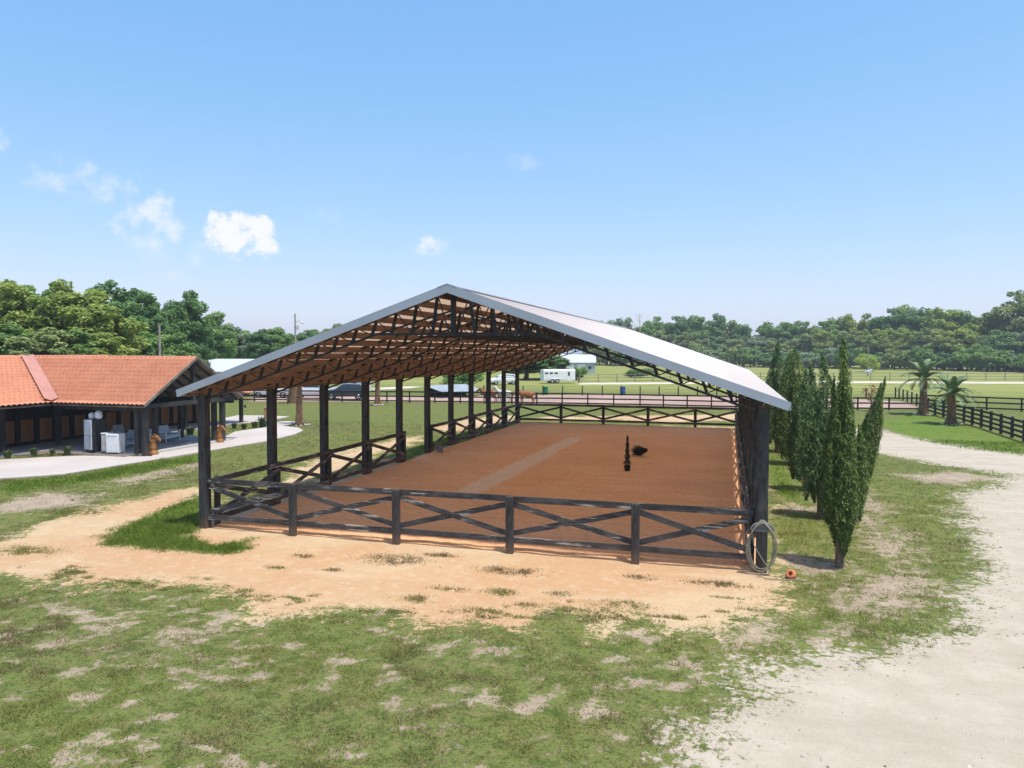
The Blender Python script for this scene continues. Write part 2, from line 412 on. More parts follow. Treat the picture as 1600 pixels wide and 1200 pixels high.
def ground():
    def axis(lo, a, b, hi, step, grow):
        c = list(np.arange(a, b + 1e-6, step)); k = step; t = b
        while t < hi: k *= grow; t += k; c.append(t)
        k = step; t = a; pre = []
        while t > lo: k *= grow; t -= k; pre.append(t)
        return np.array(pre[::-1] + c)
    xs = axis(-1500, -24, 36, 1500, .22, 1.035); ys = axis(-60, -15, 30, 2600, .22, 1.018)
    X, Y = np.meshgrid(xs, ys); x = X.ravel(); y = Y.ravel()
    S, B, Gv, Lu, P, F = masks(x, y)
    z = (fbm(x * .7, y * .7, 5, 3) - .5) * .05 - .012
    nx, ny = len(xs), len(ys); i = np.arange(nx * ny).reshape(ny, nx)
    f = np.stack([i[:-1, :-1].ravel(), i[:-1, 1:].ravel(), i[1:, 1:].ravel(), i[1:, :-1].ravel()], 1)
    n = NT('ground_soil_and_turf')
    S_, B_, G_, L_, P_, F_ = [n.attr(a) for a in ('sand', 'bare', 'gravel', 'lush', 'paddock', 'farroad')]
    co = n.tc.outputs['Object']
    n1 = n.noise(.12, 5); n2 = n.noise(1.1, 6, .7); n3 = n.noise(9, 5, .7); n4 = n.noise(40, 3, .7)
    n5 = n.noise(.035, 3); n6 = n.noise(3.2, 6, .7); n7 = n.noise(1.9, 6, .7); nstreak = n.noise(.5, 5, .65, stretch=(.35, 1.6, 1))
    mow = n.noise(.16, 4, .6, stretch=(.22, 1.5, 1))
    g = n.mix(n.ramp(n2, .3, .7), (.130, .165, .030), (.195, .220, .058))
    g = n.mix(n.ramp(n1, .35, .7), g, (.170, .190, .058))
    g = n.mix(n.ramp(mow, .45, .72, 0, .75), g, (.185, .165, .062))
    g = n.mix(n.ramp(n5, .35, .65, 0, .55), g, (.125, .165, .050))
    g = n.mix(n.ramp(n6, .47, .62, 0, .75), g, (.205, .175, .080))
    g = n.mix(n.ramp(n7, .50, .62, 0, .75), g, (.058, .100, .018))
    g = n.mix(n.ramp(n3, .50, .62, 0, .7), g, (.045, .070, .016))
    g = n.mix(n.ramp(n4, .54, .64, 0, .45), g, (.24, .205, .11))
    fin = n.noise(17, 6, .8); g = n.mix(n.ramp(fin, .42, .58, .85, 0), g, n.mix(1.0, g, (.72, .74, .60), 'MULTIPLY'))
    # the open pastures far off are paler and yellower turf
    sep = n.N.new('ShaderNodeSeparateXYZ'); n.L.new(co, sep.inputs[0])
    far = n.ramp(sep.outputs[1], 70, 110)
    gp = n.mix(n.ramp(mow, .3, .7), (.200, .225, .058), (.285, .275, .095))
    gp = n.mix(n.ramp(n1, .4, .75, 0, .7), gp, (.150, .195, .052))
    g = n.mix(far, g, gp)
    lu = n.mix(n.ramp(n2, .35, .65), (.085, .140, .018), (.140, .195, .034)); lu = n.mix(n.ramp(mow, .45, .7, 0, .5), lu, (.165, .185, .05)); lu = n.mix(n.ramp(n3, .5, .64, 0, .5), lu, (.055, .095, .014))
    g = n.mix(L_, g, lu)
    sand = n.mix(n.ramp(n2, .3, .75), (.51, .385, .240), (.45, .32, .185))
    sand = n.mix(n.ramp(n1, .44, .60, 0, .75), sand, (.45, .265, .14))       # orange clay showing through
    sand = n.mix(n.ramp(nstreak, .5, .75, 0, .7), sand, (.52, .40, .265))
    sand = n.mix(n.ramp(n3, .52, .68, 0, .35), sand, (.33, .215, .125)); sand = n.mix(n.ramp(n4, .55, .68, 0, .35), sand, (.30, .20, .12)); sand = n.mix(n.ramp(n6, .5, .66, 0, .5), sand, (.53, .42, .29))
    bare = n.mix(n.ramp(n2, .3, .7), (.30, .235, .165), (.40, .325, .245))
    bare = n.mix(n.ramp(n3, .45, .75), bare, (.19, .145, .10))
    grav = n.mix(n.ramp(n2, .3, .7), (.40, .345, .27), (.475, .415, .335))
    grav = n.mix(n.ramp(nstreak, .45, .75, 0, .7), grav, (.36, .30, .235))
    grav = n.mix(n.ramp(n4, .55, .75, 0, .6), grav, (.22, .18, .14))
    pad = n.mix(n.ramp(n1, .3, .7), (.33, .225, .185), (.42, .30, .25))
    def fuzz(a, k=.5):
        t = n.math('ADD', a, n.math('MULTIPLY', n.math('SUBTRACT', n3, .5), k)); t = n.math('ADD', t, n.math('MULTIPLY', n.math('SUBTRACT', n6, .5), k)); return n.ramp(t, .36, .64)
    c = n.mix(fuzz(B_, 1.5), g, bare); c = n.mix(fuzz(S_, 1.35), c, sand); c = n.mix(fuzz(G_, 1.4), c, grav)
    c = n.mix(P_, c, pad); c = n.mix(F_, c, (.56, .5, .42))
    n.color(c); n.p(rough=.95, spec=.1)
    n.bump(n.math('ADD', n3, n.math('MULTIPLY', n4, .5)), .55, .05)
    me = np_mesh('ground', np.stack([x, y, z], 1), f, n.m, dict(sand=S, bare=B, gravel=Gv, lush=Lu, paddock=P, farroad=F), smooth=True)
    tag(link('ground', me), kind='structure')
ground()

def grass():
    cells = []
    def patch(x0, x1, y0, y1, dens, h, w):
        n = int((x1 - x0) * (y1 - y0) * dens)
        x = RNG.uniform(x0, x1, n); y = RNG.uniform(y0, y1, n)
        dx, dy = x - CAM[0], y - CAM[1]
        fw = dx * _sy + dy * _cy; rt = dx * _cy - dy * _sy
        k = (fw > 5) & (abs(rt) < fw * .74 + 1.5)
        x, y = x[k], y[k]
        S, B, Gv, Lu, P, F = masks(x, y)
        clump = fbm(x * 3.1, y * 3.1, 41, 2); sparse = fbm(x * 1.1, y * 1.1, 55, 3)
        pr = np.clip(1.25 - S * 1.7, 0, 1) ** 1.5 * np.clip(1.25 - Gv * 1.8, 0, 1) ** 1.5 * np.clip(1.15 - B * 1.25, 0, 1) * np.clip((clump - .22) * 2.4, .22, 1)
        # dead tufts and sprigs standing in the sand in front of the fence
        tuft = np.zeros(x.shape); dead = np.zeros(x.shape)
        for (px, py, rx, ry, dd) in TUFTS:
            c = G(px, py); q = ((x - c[0]) / rx) ** 2 + ((y - c[1]) / ry) ** 2
            t = np.clip(1.3 - q, 0, 1) * np.clip((clump - .3) * 3, 0, 1); tuft = np.maximum(tuft, t); dead = np.where(t > .05, dd, dead)
        pr = np.maximum(pr, tuft * .8); pr = np.maximum(pr, Lu)
        shed = (x > -.6) & (x < 17.4) & (y > -.1) & (y < 37)
        pr = np.where(shed & (x > .25), 0, pr)
        for P in (CONC_XY, CONCF_XY): pr = np.where(sdist(P, x, y) > -.05, 0, pr)
        pr = np.where((x < -13.4) & (y > 12.2) & (y < 22), 0, pr); pr = np.where((x < -19.5), 0, pr)
        k = RNG.random(len(x)) < pr
        x, y, Lu, clump, sparse, dead, S = x[k], y[k], Lu[k], clump[k], sparse[k], dead[k], S[k]
        hh = h * RNG.uniform(.4, 1.35, len(x)) * (.75 + .9 * np.clip(fbm(x * 1.6, y * 1.6, 71, 3) * 3 - 1.5, 0, 1)) * (1 + .9 * Lu) * (.55 + clump * .9)
        front = np.clip((2 - y) / 8, 0, 1); hh = hh * (1 - .25 * front * (1 - Lu))
        dry = np.clip(fbm(x * .45, y * .45, 91, 3) * 2.6 - 1.0 + front * .12 - Lu * 1.2 + RNG.normal(0, .22, len(x)), 0, 1)
        dry = np.maximum(dry, dead)
        cells.append((x, y, hh, np.full(len(x), w), dry, np.clip(Lu + RNG.normal(0, .1, len(x)), 0, 1)))
    patch(0, 24, -15.5, -7, 1500, .075, .016)
    patch(-6, 27, -7, 0, 950, .075, .019)
    patch(-20, 29, 0, 12, 320, .08, .026)
    patch(-22, 34, 12, 34, 80, .075, .04)
    for (px, py, rx, ry, dd) in TUFTS:
        c = G(px, py); n = int(rx * ry * 3.14 * 1500); q = RNG.normal(0, .48, (n, 2)); x = c[0] + q[:, 0] * rx; y = c[1] + q[:, 1] * ry
        k = fbm(x * 4, y * 4, 66, 3) > RNG.uniform(.36, .56, n); x, y = x[k], y[k]; n = len(x)
        cells.append((x, y, RNG.uniform(.02, .065, n), np.full(n, .02), np.clip(dd + RNG.normal(0, .12, n), 0, 1), np.clip(RNG.normal(.2, .1, n), 0, 1)))
    x, y, h, w, dry, lu = [np.concatenate(c) for c in zip(*cells)]
    n = len(x); a = RNG.uniform(0, 2 * np.pi, n); lean = RNG.uniform(.4, 1.5, n) * h; la = RNG.uniform(0, 2 * np.pi, n)
    w = w * RNG.uniform(.6, 1.3, n)
    z0 = (fbm(x * .7, y * .7, 5, 3) - .5) * .05 - .022
    v = np.empty((n, 3, 3))
    v[:, 0] = np.stack([x - np.cos(a) * w / 2, y - np.sin(a) * w / 2, z0], 1)
    v[:, 1] = np.stack([x + np.cos(a) * w / 2, y + np.sin(a) * w / 2, z0], 1)
    v[:, 2] = np.stack([x + np.cos(la) * lean, y + np.sin(la) * lean, z0 + h], 1)
    f = np.arange(n * 3).reshape(n, 3)
    t = NT('grass_blades')
    rv = RNG.random(n)
    gcol = t.mix(t.attr('rv'), (.150, .175, .032), (.345, .360, .105))
    gcol = t.mix(t.attr('lush'), gcol, t.mix(t.attr('rv'), (.075, .135, .016), (.165, .230, .036)))
    c = t.mix(t.attr('dry'), gcol, t.mix(t.attr('rv'), (.12, .09, .05), (.30, .24, .13)))
    t.color(c); t.p(rough=.7, spec=.15)
    tl = t.N.new('ShaderNodeBsdfTranslucent'); t.L.new(c, tl.inputs[0]); mx = t.N.new('ShaderNodeMixShader'); mx.inputs[0].default_value = .45
    t.L.new(t.b.outputs[0], mx.inputs[1]); t.L.new(tl.outputs[0], mx.inputs[2]); t.L.new(mx.outputs[0], t.N['Material Output'].inputs[0])
    me = np_mesh('grass', v.reshape(-1, 3), f, t.m, dict(dry=np.repeat(dry, 3), lush=np.repeat(lu, 3), rv=np.repeat(rv, 3)))
    o = link('grass', me); tag(o, 'short patchy grass growing round the sand in front of the arena', 'grass', kind='stuff')
    return n
TUFTS = [(615, 874, .9, .55, 1.0), (690, 868, .55, .2, 1.), (800, 892, .9, .35, .95), (1000, 901, .42, .3, 1.0), (1120, 912, .8, .25, .9), (430, 886, .35, .15, .35), (700, 920, .5, .2, .3), (655, 936, .4, .3, .2), (780, 925, .45, .3, .3), (880, 928, .4, .22, .6),
         (970, 945, .7, .35, .2), (945, 960, .4, .4, .2), (760, 955, .6, .25, .3), (885, 952, .4, .2, .3), (820, 945, .3, .2, .4), (40, 860, 1.0, .5, .3), (110, 800, 1.2, .6, .2), (520, 890, .3, .15, .9), (475, 868, .35, .2, 1.0), (170, 840, .6, .3, .2)]
_tr = random.Random(21)
for _k in range(70):
    _x = _tr.uniform(20, 1190); TUFTS.append((_x, np.interp(_x, [0, 170, 350, 520, 800, 1000, 1190], [893, 912, 934, 954, 968, 978, 955]) - abs(_tr.gauss(0, 11)), _tr.uniform(.1, .4), _tr.uniform(.06, .16), _tr.choice((.15, .3, .6))))
CONC_XY = poly(PATH_CONC); CONCF_XY = poly(PATH_FAR)
NB = grass()

def pebbles():
    n = 9000; x = RNG.uniform(14, 33, n); y = RNG.uniform(-12, 26, n)
    S, B, Gv, Lu, P, F = masks(x, y); pr = np.where((Gv > .3), .28 + .7 * ((Gv > .3) & (Gv < .9)), 0) + np.where((x > 16) & (B > .4), .25, 0)
    k = RNG.random(n) < pr; x, y = x[k], y[k]; n = len(x); r_ = RNG.uniform(.008, .03, n) * (1 + (RNG.random(n) > .97))
    z = (fbm(x * .7, y * .7, 5, 3) - .5) * .05 - .012
    base = np.array([[1, 0, 0], [-.5, .9, 0], [-.5, -.9, 0], [.3, .2, .9], [-.4, .1, .7]]); v = np.empty((n, 5, 3)); a = RNG.uniform(0, 6.28, n); c_, s_ = np.cos(a), np.sin(a)
    for q in range(5):
        bx = base[q][0] * RNG.uniform(.7, 1.3, n); by = base[q][1] * RNG.uniform(.7, 1.3, n)
        v[:, q] = np.stack([x + (bx * c_ - by * s_) * r_, y + (bx * s_ + by * c_) * r_, z + base[q][2] * r_ * .8], 1)
    tri = np.array([[0, 1, 3], [1, 4, 3], [1, 2, 4], [2, 0, 3], [2, 3, 4]]); f = (np.arange(n)[:, None, None] * 5 + tri[None]).reshape(-1, 3)
    m = NT('loose_limestone'); m.color(m.mix(m.attr('rv'), (.16, .13, .10), (.62, .57, .50))); m.p(rough=.9)
    o = link('loose_gravel', np_mesh('loose_gravel', v.reshape(-1, 3), f, m.m, dict(rv=np.repeat(RNG.random(n), 5)))); tag(o, 'loose pale gravel scattered over the white track and its edges', 'gravel', kind='stuff')
pebbles()
def slab(name, P, z0, z1, m):
    b = MB(); b.ext([tuple(p) for p in P], 'z', z0, z1)
    return tag(b.build(name, m), kind='structure')
slab('concrete_path', CONC_XY, -.1, .045, M_conc)
slab('concrete_path', CONCF_XY, -.1, .045, M_conc)
# mulch bed between the porch and the path
M_mulch = simple('gravel_mulch', (.17, .14, .12), .95, 0, .5, 9, .6)
slab('planting_bed', np.array([(-22.5, 9.2), (-19.6, 11.3), (-18.9, 12.0), (-14.4, 11.95), (-14.4, 12.95), (-20.2, 13.0), (-22.5, 11.0)]), -.1, .06, M_mulch)

# ------------------------------------------------------------------ arena footing
LX, RX, NB_ = 0.0, 16.75, 10; BAY = 3.66; LEN = BAY * 10
def footing():
    xs = np.arange(.05, 16.86, .14); ys = np.arange(-.05, 36.9, .2)
    X, Y = np.meshgrid(xs, ys); x, y = X.ravel(), Y.ravel()
    e = np.minimum(np.minimum(x - .05, 16.86 - x), np.minimum(y + .05, 36.9 - y))
    z = .03 + (fbm(x * 1.3, y * .8, 9) - .5) * .06 + (fbm(x * 3.2, y * 2.6, 19, 3) - .5) * .05 + .07 * np.exp(-((e - .45) / .3) ** 2) - .08 * np.clip(1 - e / .25, 0, 1)
    A = G(735, 768)[:2]; Bp = G(905, 682)[:2]
    dirv = (Bp - A) / np.linalg.norm(Bp - A); off = (x - A[0]) * -dirv[1] + (y - A[1]) * dirv[0]; al = (x - A[0]) * dirv[0] + (y - A[1]) * dirv[1]
    tr = np.clip(1 - abs(off + (fbm(x * .6, y * .6, 14) - .5) * .3) / .62 * 1.0 + .35, 0, 1) * np.clip((al + 1.2) / 1.5, 0, 1) * np.clip((np.linalg.norm(Bp - A) + 1 - al) / 4, 0, 1)
    nx, ny = len(xs), len(ys); i = np.arange(nx * ny).reshape(ny, nx)
    f = np.stack([i[:-1, :-1].ravel(), i[:-1, 1:].ravel(), i[1:, 1:].ravel(), i[1:, :-1].ravel()], 1)
    n = NT('orange_arena_sand')
    a1 = n.noise(.3, 5); a2 = n.noise(1.6, 6, .7); a3 = n.noise(1.2, 5, .65, stretch=(.25, 2.2, 1)); a4 = n.noise(26, 4, .7); a5 = n.noise(.13, 4, .6)
    c = n.mix(n.ramp(a1, .3, .7), (.72, .40, .20), (.75, .46, .27))
    c = n.mix(n.ramp(a3, .42, .75, 0, .75), c, (.60, .31, .15))
    c = n.mix(n.ramp(a5, .45, .7, 0, .7), c, (.60, .345, .21))
    c = n.mix(n.ramp(a2, .55, .8, 0, .5), c, (.64, .40, .24))
    c = n.mix(n.ramp(n.attr('track'), .2, .7, 0, .95), c, n.mix(n.ramp(a3, .3, .7), (.74, .60, .46), (.66, .52, .39)))
    c = n.mix(n.ramp(a4, .55, .8, 0, .3), c, (.30, .13, .06))
    c = n.mix(n.ramp(n.noise(5, 5, .7), .52, .66, 0, .45), c, (.40, .19, .09)); n.color(c); n.p(rough=.95, spec=.1)
    a6 = n.noise(7, 4, .6); wv = n.N.new('ShaderNodeTexWave'); wv.bands_direction = 'DIAGONAL'; wv.inputs['Scale'].default_value = 1.6; wv.inputs['Distortion'].default_value = 5.0; wv.inputs['Detail'].default_value = 3; n.L.new(n.tc.outputs['Object'], wv.inputs[0])
    n.bump(n.math('ADD', n.math('ADD', a4, n.math('MULTIPLY', a3, 2.0)), n.math('ADD', n.math('MULTIPLY', a6, 2.5), n.math('MULTIPLY', wv.outputs['Fac'], .7))), .6, .06)
    tag(link('arena_sand', np_mesh('arena_sand', np.stack([x, y, z], 1), f, n.m, dict(track=tr), True)), kind='structure')
footing()

# ------------------------------------------------------------------ the covered arena
CX = 8.38; SL = .3435; ZA = 7.385            # ridge x, slope, underside at ridge
HALF = 8.95; YF, YB = -.5, LEN + .5
def zu(x): return ZA - SL * abs(x - CX)
def pavilion():
    root = empty('riding_pavilion', (CX, LEN / 2, 0), 0, 'long open black riding pavilion with a pale metal gable roof over orange sand', 'pavilion')
    off = Vector((-CX, -LEN / 2, 0))
    O = (off.x, off.y, 0)
    # posts
    pm = MB(); pm.cbox((0, 0, 2.06), (.275, .275, 4.32), .018); pme = pm.mesh('post', M_post)
    for i in range(11):
        for x in (LX, RX):
            o = link('post', pme, root, (x + off.x, i * BAY + off.y, 0)); o.rotation_euler.z = random.uniform(-.02, .02)
    # truss
    xs = [.15 + (CX - .15) * k / 13 for k in range(14)]
    def bot(x): return min(zu(x) - .47, 6.10)
    def bot_pt(x):
        return bot(x if x <= CX else 2 * CX - x)
    tops = MB(); tops2 = MB(); bots = []
    tops.beam((-.45, 0, zu(-.45) - .06), (CX - .02, 0, zu(CX) - .06), .08, .085)
    tops2.beam((2 * CX + .45, 0, zu(-.45) - .06), (CX + .02, 0, zu(CX) - .06), .08, .085)
    xk = CX - (ZA - .47 - 6.10 + 0) / SL; xk = CX - (ZA - .47 - 6.10) / SL
    b1 = MB().beam((-.1, 0, bot(-.1)), (xk, 0, 6.10), .075, .06); b2 = MB().beam((2 * CX + .1, 0, bot(-.1)), (2 * CX - xk, 0, 6.10), .075, .06)
    col = MB().beam((xk, 0, 6.097), (2 * CX - xk, 0, 6.097), .085, .075)
    king = MB().beam((CX, 0, 6.14), (CX, 0, ZA - .12), .15, .12)
    inner = MB()                                                   # scissor ties crossing above the collar
    t1 = MB().beam((xk, .05, 6.1), (CX - .1, .05, 6.1 + (CX - xk) * .27), .05, .05); t2 = MB().beam((2 * CX - xk, .05, 6.1), (CX + .1, .05, 6.1 + (CX - xk) * .27), .05, .05)
    struts, diags = [], []
    for side in (0, 1):
        mx = (lambda x: x) if side == 0 else (lambda x: 2 * CX - x)
        for k in range(13):
            xb, xt = xs[k], xs[k] + .14
            struts.append(MB().beam((mx(xb), 0, bot(xb) + .03), (mx(xt), 0, zu(xt) - .1), .07, .08, (1, 0, 0)))
            xn = xs[k + 1] if k < 12 else CX - .1
            diags.append(MB().beam((mx(xt + .04), 0, zu(xt) - .1), (mx(xn - .03), 0, bot(xn) + .03), .028, .028))
    mesh_tops, mesh_tops2 = tops.mesh('top_chord', M_steel), tops2.mesh('top_chord', M_steel)
    parts = [('bottom_chord', b1.mesh('bottom_chord', M_steel)), ('bottom_chord', b2.mesh('bottom_chord', M_steel)), ('collar_tie', col.mesh('collar_tie', M_steel)),
             ('king_post', king.mesh('king_post', M_steel)), ('scissor_tie', t1.mesh('scissor_tie', M_steel)), ('scissor_tie', t2.mesh('scissor_tie', M_steel))]
    sme = [b.mesh('web_strut', M_steel) for b in struts]; dme = [b.mesh('web_diagonal', M_steel) for b in diags]
    allw = MB()
    for b in struts + diags: allw.add(b.v, b.f)
    allme = allw.mesh('web_members', M_steel)
    for i in range(11):
        t = link('truss', mesh_tops, root, (off.x, i * BAY + off.y, 0))     # the truss object carries its left top chord
        link('top_chord', mesh_tops2, t)
        for nme, me in parts: link(nme, me, t)
        if i < 5:
            for me in sme: link('web_strut', me, t)
            for me in dme: link('web_diagonal', me, t)
        else:
            tag(link('web_members', allme, t), kind='stuff')
    # purlins (along the length), warm unpainted timber
    for side in (-1, 1):
        for k in range(14):
            d = .30 + k * .635
            x = CX + side * d
            b = MB().beam((x, YF + .1, zu(x) - .11), (x, YB - .1, zu(x) - .11), .045, .19, (side * SL, 0, 1))
            b.build('purlin', M_purlin, root, loc=O)
        x = CX + side * 8.72
        MB().beam((x, YF + .1, zu(x) - .10), (x, YB - .1, zu(x) - .10), .05, .17).build('eave_purlin', M_purlin, root, loc=O)
    # roof sheets, one rib profile, copied down each slope
    wd = (YB - YF) / 41.0
    prof = [(0, 0), (.02, .03), (.05, .03), (.07, 0)]
    py = [(0.0, 0.0)]
    for r in range(3):
        b0 = r * wd / 3
        py += [(b0 + .10, .0), (b0 + .125, .032), (b0 + .165, .032), (b0 + .19, .0)]
    py += [(wd, 0.0)]
    for side in (-1, 1):
        b = MB()
        rings = []
        nrm = Vector((side * SL, 0, 1)).normalized()
        for d in (0.0, HALF):
            ring = [Vector((side * d, yy, -SL * d)) + nrm * zz for yy, zz in py]
            rings.append(ring)
        b.loft(rings, closed=False, smooth=False)
        me = b.mesh('roof_sheet', M_sheet)
        if me.polygons[0].normal.z < 0: me.flip_normals()
        for k in range(41):
            link('roof_sheet', me, root, (0, YF + k * wd + off.y, ZA + .01))
    # fascia boards on both gable ends, eave trim, ridge cap
    for yy in (YF - .02, YB + .02):
        for side in (-1, 1):
            x1 = CX + side * (HALF + .03)
            h = .245
            za, zb = ZA + .075, ZA + .075 - SL * (HALF + .03)
            b = MB()
            b.ext([(CX, za - h), (CX, za), (x1, zb), (x1 - side * .06, zb - h * .86)], 'y', yy - .015, yy + .015)
            b.build('fascia_board', M_fascia, root, loc=O)
    for side in (-1, 1):
        x1 = CX + side * (HALF + .02); zb = ZA - SL * HALF
        MB().beam((x1, YF, zb - .06), (x1, YB, zb - .06), .02, .17).build('eave_trim', M_fascia, root, loc=O)
        b = MB(); nrm = Vector((side * SL, 0, 1)).normalized()
        a0 = Vector((CX, YF - .04, ZA + .085)); a1 = Vector((CX, YB + .04, ZA + .085)); dn = Vector((side * .28, 0, -SL * .28))
        b.add([a0, a1, a1 + dn, a0 + dn, a0 - Vector((0, 0, .02)), a1 - Vector((0, 0, .02)), a1 + dn - Vector((0, 0, .02)), a0 + dn - Vector((0, 0, .02))],
              [(0, 1, 2, 3), (4, 7, 6, 5), (0, 3, 7, 4), (1, 5, 6, 2), (2, 6, 7, 3)])
        b.build('ridge_cap', M_roof, root, loc=O)
pavilion()

# ------------------------------------------------------------------ arena fences
def fence_x(name, y, posts, ends, label, front):
    """cross-braced fence along X; posts = own fence posts, ends = where the rails stop"""
    root = empty(name, ((ends[0] + ends[1]) / 2, y, 0), 0, label, 'fence')
    ox = -(ends[0] + ends[1]) / 2
    s = -1 if front else 1
    pm = MB().cbox((0, 0, .76), (.21, .15, 1.66), .012).mesh('fence_post', M_post)
    for x in posts: link('fence_post', pm, root, (x + ox, s * .16, 0), (0, random.uniform(-.008, .008), random.uniform(-.03, .03)))
    xs = [ends[0]] + list(posts) + [ends[1]]
    for a, b in zip(xs[:-1], xs[1:]):
        j = lambda: random.uniform(-.012, .012)
        MB().beam((a + ox + .003, s * .055, 1.50 + j()), (b + ox - .003, s * .055, 1.50 + j()), .045, .17).build('top_rail', M_rail_x, root)
        MB().beam((a + ox + .003, s * .055, .36 + j()), (b + ox - .003, s * .055, .36 + j()), .045, .16).build('bottom_rail', M_rail_x, root)
        MB().beam((a + ox + .06, s * .054, 1.34 + j()), (b + ox - .06, s * .054, .52 + j()), .040, .15).build('brace', M_rail_x, root)
        MB().beam((a + ox + .06, s * .054 + .046, .52 + j()), (b + ox - .06, s * .054 + .046, 1.34 + j()), .040, .15).build('brace', M_rail_x, root)
    return root
fence_x('arena_fence', 0.0, [3.25, 6.67, 10.10, 13.57], (.16, 16.55), 'black cross-braced timber fence closing the near end of the arena', True)
fence_x('arena_fence', LEN, [3.5, 6.78, 10.15, 13.60], (.16, 16.6), 'black cross-braced timber fence closing the far end of the arena', False)
def fence_y(name, x, bays, s, label, endposts):
    y0, y1 = bays[0] * BAY, bays[1] * BAY
    root = empty(name, (x, (y0 + y1) / 2, 0), 0, label, 'fence'); oy = -(y0 + y1) / 2
    pm = MB().cbox((0, 0, .76), (.12, .19, 1.66), .012).mesh('fence_post', M_post)
    for i in range(bays[0], bays[1] + 1):
        link('fence_post', pm, root, (s * .225, i * BAY + oy + (0 if i not in endposts else endposts[i]), 0))
    for i in range(bays[0], bays[1]):
        a, b = i * BAY + oy, (i + 1) * BAY + oy
        j = lambda: random.uniform(-.012, .012)
        xo = s * .31
        MB().beam((xo, a, 1.50 + j()), (xo, b - .004, 1.50 + j()), .045, .17).build('top_rail', M_rail_y, root)
        MB().beam((xo, a, .30 + j()), (xo, b - .004, .30 + j()), .045, .17).build('bottom_rail', M_rail_y, root)
        MB().beam((xo, a + .06, 1.34 + j()), (xo, b - .06, .45 + j()), .040, .15).build('brace', M_rail_y, root)
        MB().beam((xo + s * .046, a + .06, .45 + j()), (xo + s * .046, b - .06, 1.34 + j()), .040, .15).build('brace', M_rail_y, root)
fence_y('arena_fence', LX, (0, 4), 1, 'black cross-braced side fence left of the arena, from the near corner to the gap', {0: .3, 4: .1})
fence_y('arena_fence', LX, (5, 10), 1, 'black cross-braced side fence left of the arena, beyond the gap to the far corner', {5: .02, 10: -.3})
fence_y('arena_fence', RX, (0, 10), -1, 'black cross-braced side fence along the right edge of the arena, with pale rubbed boards', {0: .3, 10: -.3})

# hose on the front right post
def hose():
    root = empty('garden_hose', (16.75, -.25, 0), 0, 'coiled pale garden hose hanging on the front right pavilion post', 'hose')
    m = NT('hose_rubber'); m.color((.235, .22, .17)); m.p(rough=.55); m = m.m
    rnd = random.Random(4); pts = []
    loops = 5
    for k in range(loops):
        a = .27 + .03 * rnd.random() + .022 * k; top = 1.40 - .02 * k; botz = .05 + .05 * rnd.random() * k + .01 * k; sh = rnd.uniform(-.07, .05)
        for i in range(28):
            t = 2 * math.pi * i / 28
            c, s = math.cos(t + math.pi / 2), math.sin(t + math.pi / 2)
            z = (top + botz) / 2 + (top - botz) / 2 * s
            wdt = a * (1.0 if s < 0 else (1 - .35 * s * s))
            pts.append((sh * (1 - s) * .5 + wdt * c, -.05 - .022 * k - .015 * math.sin(t * 3 + k), z))
    MB().tube(pts, .0125, 6).build('coil', m, root)
    MB().tube([(-.24, -.08, 1.1), (-.2, -.1, .75), (.0, -.12, .42), (.16, -.13, .2), (.2, -.12, .15)], .014, 6).build('loose_end', m, root)
    nz = MB(); nz.lathe([(.018, 0), (.024, .03), (.02, .1), (.028, .13)], (.2, -.12, .08), 8); nz.build('nozzle', M_rim, root)
    hb = MB()
    hb.tube([(.27 * math.cos(t), -.06, 1.12 + .20 * math.sin(t)) for t in [math.pi * k / 10 for k in range(11)]], .03, 6)
    hb.box((0, -.03, 1.12), (.5, .05, .06)); hb.box((0, -.02, 1.2), (.3, .03, .12))
    hb.build('hose_hanger', simple('grey_plastic', (.16, .165, .17), .6), root)
    tp = MB().tube([(-.12, -.25, .03), (.1, -.4, .02), (.45, -.42, .02), (.75, -.3, .015), (.95, -.36, .015)], .013, 6); tp.build('trailing_hose', m, root)
hose()
def terracotta():
    c = G(1238, 903)
    b = MB(); b.lathe([(.09, 0), (.12, .03), (.13, .12), (.10, .17), (.06, .18), (.055, .08)], (0, 0, 0), 14)
    m = simple('terracotta', (.55, .19, .09), .8)
    o = b.build('clay_pot', m, None, loc=(c[0], c[1], .05)); o.rotation_euler = (R(58), 0, R(-25))
    tag(o, 'small orange clay pot tipped over on the dirt right of the hose', 'pot')
terracotta()

